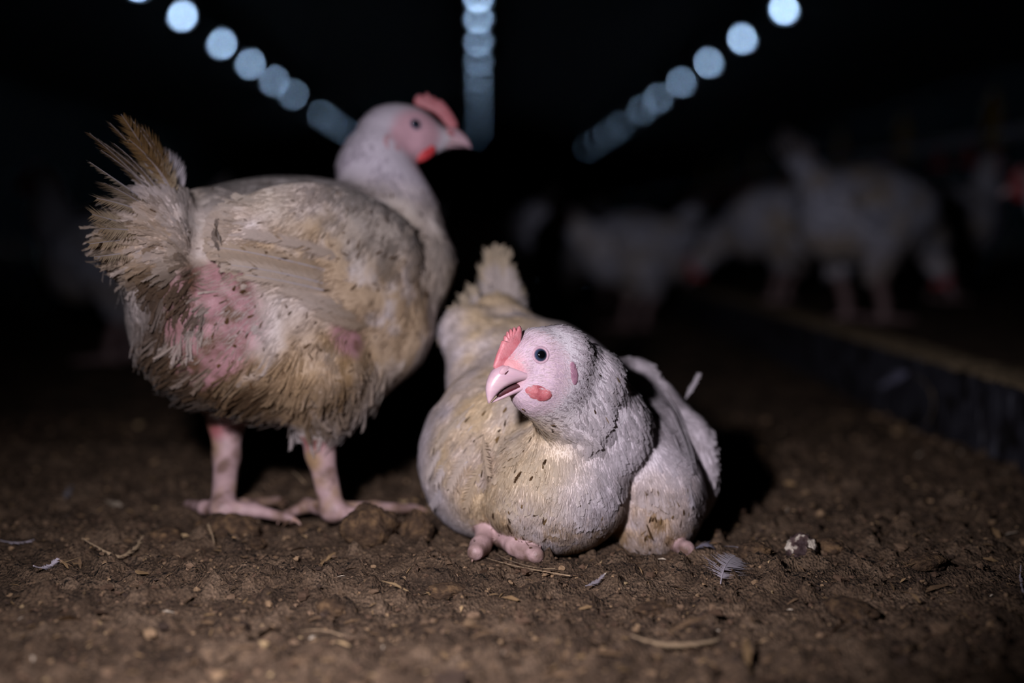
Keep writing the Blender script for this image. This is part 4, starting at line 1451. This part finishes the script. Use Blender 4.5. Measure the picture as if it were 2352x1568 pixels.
    ub = mandible(U([(1030, 292), (1048, 294), (1058, 302), (1068, 309), (1077, 322), (1083, 340)]), U([(998, 330), (1012, 331), (1031, 331), (1050, 333), (1066, 335), (1082, 341)]),
             [0.0125, 0.0115, 0.0092, 0.0070, 0.0045, 0.0010], -sH, M_BEAK, 'upper_beak', root)
    mandible(U([(992, 352), (1008, 347), (1026, 341), (1046, 339), (1066, 338)]), U([(998, 332), (1012, 333), (1030, 333), (1048, 335), (1066, 337)]),
             [0.0105, 0.0095, 0.0080, 0.0055, 0.0012], -sH, M_BEAK, 'lower_beak', root, flip=True)
    q, w = S.hit(955, 285)
    eye_part(q - w * 0.0026, w, 0.0064, root)
    ring_part(q - w * 0.0002, w, 0.0068, 0.0014, root)
    fe = Hc + fh * 0.012 - sH * 0.022
    eye_part(fe, -sH, 0.0064, root)
    q = unproj_plane(1034, 305, Mp + sH * 0.0098, sH)
    pad_part(q, sH, px_dir(1, 0.5), 0.0055, 0.0034, 0.0022, M_COMB, 'nostril_flap', ub).location = (0, 0, 0)
    pad_part(q + sH * 0.0014 + px_dir(0, 1) * 0.0016, sH, px_dir(1, 0.3), 0.0035, 0.0009, 0.001, M_MOUTH, 'nostril', ub).location = (0, 0, 0)
    q, w = S.hit(974, 352)
    q = q if q is not None else P(974, 352, 1.62)
    pad_part(q - sH * 0.002, sH, px_dir(1, -0.62), 0.0150, 0.0075, 0.0050, M_WATTLE_RED, 'wattle', root)
    q, w = S.hit(900, 332)
    pad_part(q - w * 0.001, w, px_dir(0.25, 1), 0.0140, 0.0090, 0.0008, M_EAR_PINK, 'ear_lobe', root)
    for a, (m, e) in toes:
        t = G(*e, 0.008); d = nrm(t - G(*m, 0.012))
        claw_part(t + d * 0.004, d, 0.0034, 0.010, root)
    return S


SA = build_standing()


# ================================================================ birds further back in the dark
def build_far_bird(seed, neck, label, loc, yaw, scale=1.0, droop=False, group='birds in the dark background', tone=1.0, low_res=0.006):
    """a broiler in its own frame: x forward, z up, feet at the origin. neck: 'up', 'front' or 'down'"""
    rng = np.random.default_rng(seed)
    r_ = random.Random(seed)
    S = Sculpt()
    I = np.array
    RB = frame(I([1, 0, 0.12]))
    S.ell((0.0, 0, 0.235), (0.15, 0.105, 0.10), RB)
    S.ell((0.10, 0, 0.235), (0.075, 0.085, 0.095), RB, 0.03)
    S.ell((-0.10, 0, 0.225), (0.08, 0.075, 0.085), RB, 0.03)
    S.ell((-0.02, 0, 0.29), (0.14, 0.075, 0.06), RB, 0.03)
    S.limb((-0.12, 0, 0.28), (-0.19, 0, 0.35), 0.05, 0.026, 0.03)
    for s in (-1, 1):
        S.ell((0.0, s * 0.095, 0.265), (0.13, 0.022, 0.065), frame(I([1, 0, -0.1])), 0.01)
        S.limb((0.01, s * 0.06, 0.19), (-0.015, s * 0.055, 0.10), 0.05, 0.018, 0.02)
        S.chain([I([-0.015, s * 0.055, 0.10]), I([0.005, s * 0.055, 0.05]), I([0.01, s * 0.055, 0.014])], [0.017, 0.013, 0.012], 0.008, 'leg')
        for e in ((0.075, 0.025), (0.085, 0.0), (0.065, -0.03), (-0.035, 0.01)):
            S.limb((0.01, s * 0.055, 0.012), (0.01 + e[0], s * 0.055 + e[1], 0.006), 0.009, 0.005, 0.006, 'leg')
    if neck == 'up':
        ch = [(0.13, 0, 0.27), (0.165, 0, 0.34), (0.17, 0, 0.40)]; hc = I([0.185, 0, 0.418]); fd = I([1, 0, -0.1])
    elif neck == 'front':
        ch = [(0.13, 0, 0.25), (0.19, 0, 0.29), (0.22, 0, 0.33)]; hc = I([0.24, 0, 0.34]); fd = I([1, 0, -0.25])
    else:
        ch = [(0.13, 0, 0.23), (0.21, 0, 0.19), (0.25, 0, 0.13)]; hc = I([0.265, 0, 0.115]); fd = I([0.7, 0, -0.7])
    S.chain([I(c, float) for c in ch], [0.062, 0.042, 0.030], 0.025, 'head')
    RH = frame(fd)
    f, l, u = RH
    S.ell(hc, (0.036, 0.026, 0.027), RH, 0.015, 'head')
    S.limb(hc + f * 0.025 - u * 0.004, hc + f * 0.048 - u * 0.007, 0.018, 0.010, 0.012, 'head')
    V, Q, Nv = S.mesh(low_res)
    root = empty('chicken', (0, 0, 0), label, 'chicken', group)

    def colr(p):
        n1 = fbm(p * 18 + seed, 3, 3)
        c = np.broadcast_to(np.array(lin(200, 202, 216)), p.shape).copy()  # bluish cast of the ceiling lamps put into the white plumage
        c = mixc(c, C_CREAM * 0.8, np.clip(n1 * 3 - 1.4, 0, 0.8))
        c = mixc(c, C_TAN * 0.8, np.clip((0.22 - p[:, 2]) / 0.1, 0, 1) * n1 * 0.6)
        c = mixc(c, np.array(lin(190, 92, 96)), zone(p, hc + f * 0.022, 0.028, 0.3))
        return c * tone
    leg = S(V, only='leg') < S(V, skip='leg') + 0.003
    cv = colr(V)
    cv[leg] = C_LEG * 0.45
    mobj('body', V, Q, M_SKIN, root, col=cv)
    p, nn = sample_surface(V, Q, Nv, 4200, rng)
    k = (S(p, only='leg') > S(p, skip='leg') + 0.003) & (np.linalg.norm(p - hc - f * 0.03, axis=1) > 0.035)
    p, nn = p[k], nn[k]
    m = len(p)
    hd = np.linalg.norm(p - hc, axis=1)
    L = np.where(hd < 0.08, 0.012, 0.028) * rng.uniform(0.8, 1.2, m)
    pl = Plumage(rng)
    fl = np.broadcast_to(I([-1.0, 0, -0.15]), p.shape) + (p[:, :1] > 0.09) * I([0.7, 0, -0.9]) + rng.normal(0, 0.15, (m, 3))
    pl.add(T_LOW, p - nn * 0.001, nn, fl, L, L * 0.3, rng.uniform(0.02, 0.15, m), colr(p), bend=0.1, nblend=0.85)
    pl.build('plumage', M_FEATHER, root)
    for i in range(7):
        a = (i - 3) / 3.0
        base, tip = I([-0.16, a * 0.02, 0.31]), I([-0.255 + 0.02 * abs(a), a * 0.055, 0.42 - 0.03 * abs(a)])
        put_feather('tail_feather', bez(base, (base + tip) / 2 + I([-0.012, 0, -0.006]), tip, 6), 0.016, I([0.3, 1, 0.3]), lambda t, s: C_WHITE * 0.85 * tone, root, r_, nb=10, ragged=0.2)
    if droop:
        for i in range(5):
            put_feather('wing_feather', bez(I([-0.02, -0.11, 0.27]), I([-0.10, -0.135, 0.22]), I([-0.19 - 0.012 * i, -0.15, 0.10 + 0.025 * i]), 6), 0.016, I([0.4, -0.3, 1]), lambda t, s: C_WHITE * 0.9 * tone, root, r_, nb=10, ragged=0.2)
    z0 = hc + u * 0.024
    plate([hc + f * a + u * b for a, b in ((0.040, 0.002), (0.034, 0.022), (0.026, 0.034), (0.020, 0.030), (0.014, 0.042), (0.008, 0.034), (0.002, 0.042), (-0.004, 0.030), (0.0, 0.020), (0.025, 0.010))], l, 0.006, M_COMB, 'comb', root)
    tp = hc + f * 0.072 - u * 0.016
    mandible([hc + f * 0.040 + u * 0.006, hc + f * 0.058 + u * 0.002, tp], [hc + f * 0.036 - u * 0.010, hc + f * 0.055 - u * 0.012, tp], [0.011, 0.008, 0.001], -l, M_BEAK, 'upper_beak', root, m=8)
    mandible([hc + f * 0.034 - u * 0.019, hc + f * 0.050 - u * 0.017, tp - f * 0.008 - u * 0.002], [hc + f * 0.036 - u * 0.011, hc + f * 0.052 - u * 0.013, tp - f * 0.006], [0.010, 0.007, 0.001], -l, M_BEAK, 'lower_beak', root, m=8, flip=True)
    for s in (-1, 1):
        eye_part(hc + f * 0.012 + l * s * 0.0215 + u * 0.005, l * s, 0.0062, root)
        pad_part(hc + f * 0.026 + l * s * 0.013 - u * 0.024, l * s, -u, 0.011, 0.008, 0.004, M_WATTLE_RED, 'wattle', root)
    root.location = loc
    root.rotation_euler = (0, 0, yaw)
    root.scale = (scale,) * 3
    return root


def copy_bird(src, label, loc, yaw, scale=1.0):
    r = src.copy()
    COL.objects.link(r)
    r.location = loc
    r.rotation_euler = (0, 0, yaw)
    r.scale = (scale,) * 3
    r['label'] = label
    for ch in list(src.children):
        c = ch.copy()
        COL.objects.link(c)
        c.parent = r
    return r


def spot(px, d, z=0.0):
    q = P(px, 520, d)
    return (float(q[0]), float(q[1]), z)


BED = 0.085
b1 = build_far_bird(1, 'down', 'blurred white chicken with raised tail on the bed behind the kerb', spot(1985, 3.35, BED), math.radians(33), 1.05)
b2 = build_far_bird(2, 'up', 'blurred chicken facing left in the dark, red face, left of the standing one', spot(275, 3.25), math.radians(172), 1.0)
b3 = build_far_bird(3, 'front', 'dim white chicken with drooping wing on the near side of the kerb', spot(1465, 4.3), math.radians(205), 1.0, droop=True)
copy_bird(b1, 'blurred cream chicken at the kerb, left of the one with raised tail', spot(1800, 4.15, BED), math.radians(150), 0.98)
build_far_bird(4, 'front', 'red-faced chicken cut off by the right edge of the picture', spot(2610, 2.95, BED), math.radians(176), 0.93)
copy_bird(b3, 'dark chicken just behind the breast of the standing one', spot(1040, 3.2), math.radians(200), 1.0)
copy_bird(b1, 'faint chicken far back between the middle and right lamp rows', spot(1290, 4.9), math.radians(30), 1.0)
copy_bird(b3, 'faint chicken behind the bird with the drooping wing', spot(1420, 5.6), math.radians(60), 1.0)
copy_bird(b2, 'dim chicken behind the kerb near the yellow pipe clips', spot(2160, 4.3, BED), math.radians(20), 1.0)

# ================================================================ clods, chips and feathers on the litter
M_CLOD = mat_noise('clod_dirt', [(0.3, lin(44, 33, 25)), (0.5, lin(74, 57, 42)), (0.75, lin(120, 94, 66))], 110, 0.9, 0.2, bump=1.0, bdist=0.003, bscale=260)
M_CLOD_W = mat_noise('dropping_crust', [(0.44, lin(58, 42, 42)), (0.53, lin(84, 66, 62)), (0.58, lin(206, 194, 176))], 55, 0.7, 0.3, bump=1.0, bdist=0.003, bscale=240)


def clod(px, py, rx, ry, rz, label, seed, mat=None, group='clods of trodden litter'):
    g = G(px, py, 0.0)
    h = float(ground_h(g[:1], g[1:2])[0])
    V, F = sphere_arrays((0, 0, 0), 1.0, 40, 26)
    n = fbm(V * 1.7 + seed * 3.1, 3, seed) - 0.5
    n2 = fbm(V * 7 + seed, 3, seed + 5) - 0.5
    V = V * (1 + 0.7 * n + 0.28 * n2)[:, None] * np.array([rx, ry, rz])
    o = mobj('litter_clod', V, F, mat or M_CLOD)
    o.location = (g[0], g[1], h + rz * 0.55)
    o.rotation_euler = (0, 0, seed)
    return tag(o, label, 'clod', group)


clod(848, 1246, 0.030, 0.025, 0.023, 'big round brown clod in front of the standing bird', 1)
clod(958, 1240, 0.019, 0.016, 0.019, 'clod between the big round clod and the sitting bird', 2)
clod(525, 1224, 0.034, 0.022, 0.016, 'flat mound of litter against the left foot of the standing bird', 3)
clod(1842, 1282, 0.016, 0.014, 0.013, 'dark clod with a white dropping crust, right of the sitting bird', 4, M_CLOD_W)
clod(1905, 1272, 0.017, 0.014, 0.009, 'brown lump right of the white-crusted clod', 5)
clod(1730, 1285, 0.015, 0.012, 0.008, 'low brown lump left of the white-crusted clod', 6)
clod(1500, 1385, 0.018, 0.012, 0.005, 'low flat clod below the sitting bird', 7)
clod(1950, 1400, 0.028, 0.020, 0.009, 'wide low clod at the lower right', 8)
clod(760, 1395, 0.014, 0.011, 0.007, 'small clod on bare litter below the big round clod', 9)
clod(1030, 1350, 0.020, 0.013, 0.006, 'crumbly low clod below and left of the sitting bird', 10)
clod(380, 1240, 0.022, 0.016, 0.008, 'low clod at the left, beyond the straw-like feathers', 11)
clod(700, 1212, 0.020, 0.012, 0.008, 'low clod between the feet of the standing bird', 12)
clod(2130, 1310, 0.020, 0.014, 0.008, 'low dark clod towards the right edge', 13)
clod(590, 1248, 0.010, 0.008, 0.006, 'small tan clod below the left foot of the standing bird', 14)


def litter_bits():
    """uncountable crumbs, husks and straw fragments strewn over the floor"""
    rng = np.random.default_rng(77)
    r_ = rng

    def points(n):
        d = 0.86 + 1.5 * rng.random(n) ** 1.3
        x = np.minimum((rng.random(n) - 0.5) * 0.80 * d + 0.02, 0.66)
        return x, d
    Vs, Ts, Cs, off = [], [], [], 0
    # crumbs
    base, bf = sphere_arrays((0, 0, 0), 1.0, 6, 4)
    bt = np.concatenate([bf[0][:, [0, 1, 2]], bf[0][:, [0, 2, 3]], bf[1]])
    n = 9000
    x, y = points(n)
    z = ground_h(x, y)
    s = 0.0011 * np.exp(rng.normal(0, 0.55, n))
    a = rng.random(n) * 6.28
    jit = 1 + rng.normal(0, 0.28, (n, len(base)))
    W = base[None] * jit[..., None] * s[:, None, None] * np.array([1.3, 1.0, 0.75])
    ca, sa = np.cos(a)[:, None], np.sin(a)[:, None]
    W = np.stack([W[..., 0] * ca - W[..., 1] * sa, W[..., 0] * sa + W[..., 1] * ca, W[..., 2]], -1) + np.stack([x, y, z + s * 0.4], -1)[:, None]
    Vs.append(W.reshape(-1, 3)); Ts.append((bt[None] + (np.arange(n) * len(base))[:, None, None]).reshape(-1, 3)); off += n * len(base)
    pal = np.array([lin(112, 90, 70), lin(88, 68, 53), lin(140, 114, 86), lin(62, 49, 40), lin(172, 146, 108)])
    c = pal[rng.choice(5, n, p=[0.36, 0.31, 0.16, 0.16, 0.01])] * rng.uniform(0.7, 1.2, (n, 1))
    Cs.append(np.repeat(c, len(base), 0))
    # flat husks and straw slivers
    n = 5200
    x, y = points(n)
    z = ground_h(x, y)
    L = 0.0035 * np.exp(rng.normal(0, 0.55, n)); Wd = L * rng.uniform(0.08, 0.3, n)
    a = rng.random(n) * 6.28
    tl = rng.normal(0, 0.25, n)
    dx = np.stack([np.cos(a) * np.cos(tl), np.sin(a) * np.cos(tl), np.sin(tl)], -1)
    sd = np.stack([-np.sin(a), np.cos(a), rng.normal(0, 0.4, n)], -1)
    up = np.array([0, 0, 1.0])
    o = np.stack([x, y, z + 0.0012 + L * 0.3 * np.abs(tl)], -1)
    q = np.stack([o - dx * L[:, None] - sd * Wd[:, None] * 0.4, o - dx * L[:, None] * 0.9 + sd * Wd[:, None] * 0.5, o + sd * Wd[:, None] + up * (L * 0.12)[:, None], o - sd * Wd[:, None] + up * (L * 0.14)[:, None], o + dx * L[:, None]], 1)
    Vs.append(q.reshape(-1, 3))
    t = np.array([(0, 1, 2), (0, 2, 3), (3, 2, 4)])
    Ts.append((t[None] + (np.arange(n) * 5)[:, None, None] + off).reshape(-1, 3))
    off += n * 5
    pal = np.array([lin(104, 82, 60), lin(134, 108, 76), lin(170, 142, 104), lin(74, 56, 42), lin(198, 182, 160)])
    c = pal[rng.choice(5, n, p=[0.46, 0.24, 0.08, 0.20, 0.02])] * rng.uniform(0.7, 1.15, (n, 1))
    Cs.append(np.repeat(c, 5, 0))
    o = mobj('litter_crumbs', np.concatenate(Vs), np.concatenate(Ts), mat_attr('litter_crumb', rough=0.85, spec=0.2, var=0.25, bscale=600), FLOOR, col=np.concatenate(Cs), smooth=False)
    o['kind'] = 'stuff'
    return o


litter_bits()


def ground_feather(pix, width, col, label, seed, lift=0.006, **kw):
    r_ = random.Random(seed)
    pts = []
    for i, q in enumerate(pix):
        g = G(q[0], q[1], 0.0 if len(q) < 3 else q[2])
        h = float(ground_h(g[:1], g[1:2])[0])
        g[2] = max(g[2], h + lift)
        pts.append(g)
    p = bez(*pts, 10) if len(pts) == 3 else np.array(pts)
    a = dict(nb=26, ragged=0.5, split=0.12, tipw=0.5, sweep=0.7, shaft=0.0006)
    a.update(kw)
    c = np.asarray(col)
    o = put_feather('fallen_feather', p, width, np.cross([0, 0, 1], p[-1] - p[0]) + np.array([0, 0, 0.35]) * np.linalg.norm(p[-1] - p[0]), lambda t, s: c * (1.15 if s > 0.5 else 1.0), None, r_, **a)
    return tag(o, label, 'feather', 'feathers lying on the litter')


FW_, FT_ = np.array(lin(206, 196, 204)), np.array(lin(190, 164, 130))
ground_feather([(1655, 1346), (1662, 1325), (1690, 1296)], 0.019, FW_ * 0.95, 'fluffy pale feather lying right of the sitting bird', 1, nb=36, split=0.05, ragged=0.45, sweep=0.55, down=0.45)
ground_feather([(1725, 1282), (1690, 1272), (1655, 1270)], 0.006, FW_ * 0.6, 'small bluish feather beyond the fluffy pale feather', 2)
ground_feather([(1595, 1266, 0.006), (1620, 1240, 0.02), (1640, 1262, 0.008)], 0.007, np.array(lin(120, 116, 128)), 'grey curled feather beside the right toe of the sitting bird', 3)
ground_feather([(1310, 1330), (1190, 1325), (1118, 1292)], 0.006, FT_, 'tan feather in front of the sitting bird\'s foot', 4, nb=34, sweep=1.6)
ground_feather([(1275, 1318), (1215, 1325), (1140, 1282)], 0.005, FT_ * 0.7, 'thin brownish feather crossing the tan feather', 5, nb=20, split=0.3, sweep=1.4)
ground_feather([(78, 1342), (102, 1330), (134, 1318)], 0.005, FW_ * 1.1, 'small bright white feather at the far left', 6)
ground_feather([(190, 1268), (240, 1290), (275, 1280)], 0.004, FT_ * 0.95, 'left one of two straw-like feathers at the left', 7, nb=30, sweep=1.5)
ground_feather([(255, 1282), (300, 1285), (330, 1258)], 0.006, FT_ * 0.8, 'right one of two straw-like feathers at the left', 8, nb=30, sweep=1.5)
ground_feather([(-5, 1248), (40, 1262), (78, 1252)], 0.004, FW_ * 0.8, 'pale thin feather at the left edge', 9, sweep=1.5)
ground_feather([(492, 1248, 0.004), (488, 1225, 0.012), (478, 1202, 0.022)], 0.004, FT_ * 0.7, 'small upright feather by the left foot of the standing bird', 10)
ground_feather([(785, 1460), (740, 1440), (690, 1452)], 0.0045, FT_, 'blurred tan feather at the bottom, left of centre', 11, sweep=1.5)
ground_feather([(1450, 1482), (1530, 1500), (1650, 1478)], 0.006, FT_ * 0.9, 'long blurred feather at the bottom, right of centre', 12, sweep=1.5)
ground_feather([(1345, 1345), (1365, 1342), (1388, 1336)], 0.004, FW_ * 0.6, 'tiny grey feather below the breast of the sitting bird', 13)
ground_feather([(2345, 1310), (2340, 1345), (2350, 1385)], 0.003, FW_, 'thin white feather at the right edge', 14, sweep=1.5)
ground_feather([(150, 1150), (155, 1135), (165, 1120)], 0.007, FW_ * 0.5, 'dim blurred feather at the left beyond the standing bird', 15)
ground_feather([(700, 1110, 0.025), (690, 1095, 0.032), (672, 1082, 0.042)], 0.0025, FT_ * 0.9, 'thin pale quill behind the right leg of the standing bird', 16, nb=12)


def kerb_point(px, py, dx=0.0):
    v = FW + (px - 1176) / FPX * RT - (py - 784) / FPX * UP
    return CAM + v * ((KX0 - 0.006 - dx - CAM[0]) / v[0])


r9 = random.Random(9)
o = put_feather('stuck_feather', bez(kerb_point(2092, 852), kerb_point(2060, 868, 0.01), kerb_point(2020, 888, 0.004), 8), 0.013, (0, 0.2, 1), lambda t, s: np.array(lin(150, 150, 176)), None, r9, nb=22, ragged=0.5)
tag(o, 'fluffy white feather stuck to the kerb face', 'feather')
o = put_feather('stuck_feather', bez(kerb_point(2095, 858), kerb_point(2180, 905, 0.012), kerb_point(2125, 978, 0.002), 12), 0.0045, (0, 1, 0.3), lambda t, s: np.array(lin(150, 130, 100)), None, r9, nb=30, ragged=0.4, sweep=1.5)
tag(o, 'curved straw-coloured feather hanging down the kerb face', 'feather')
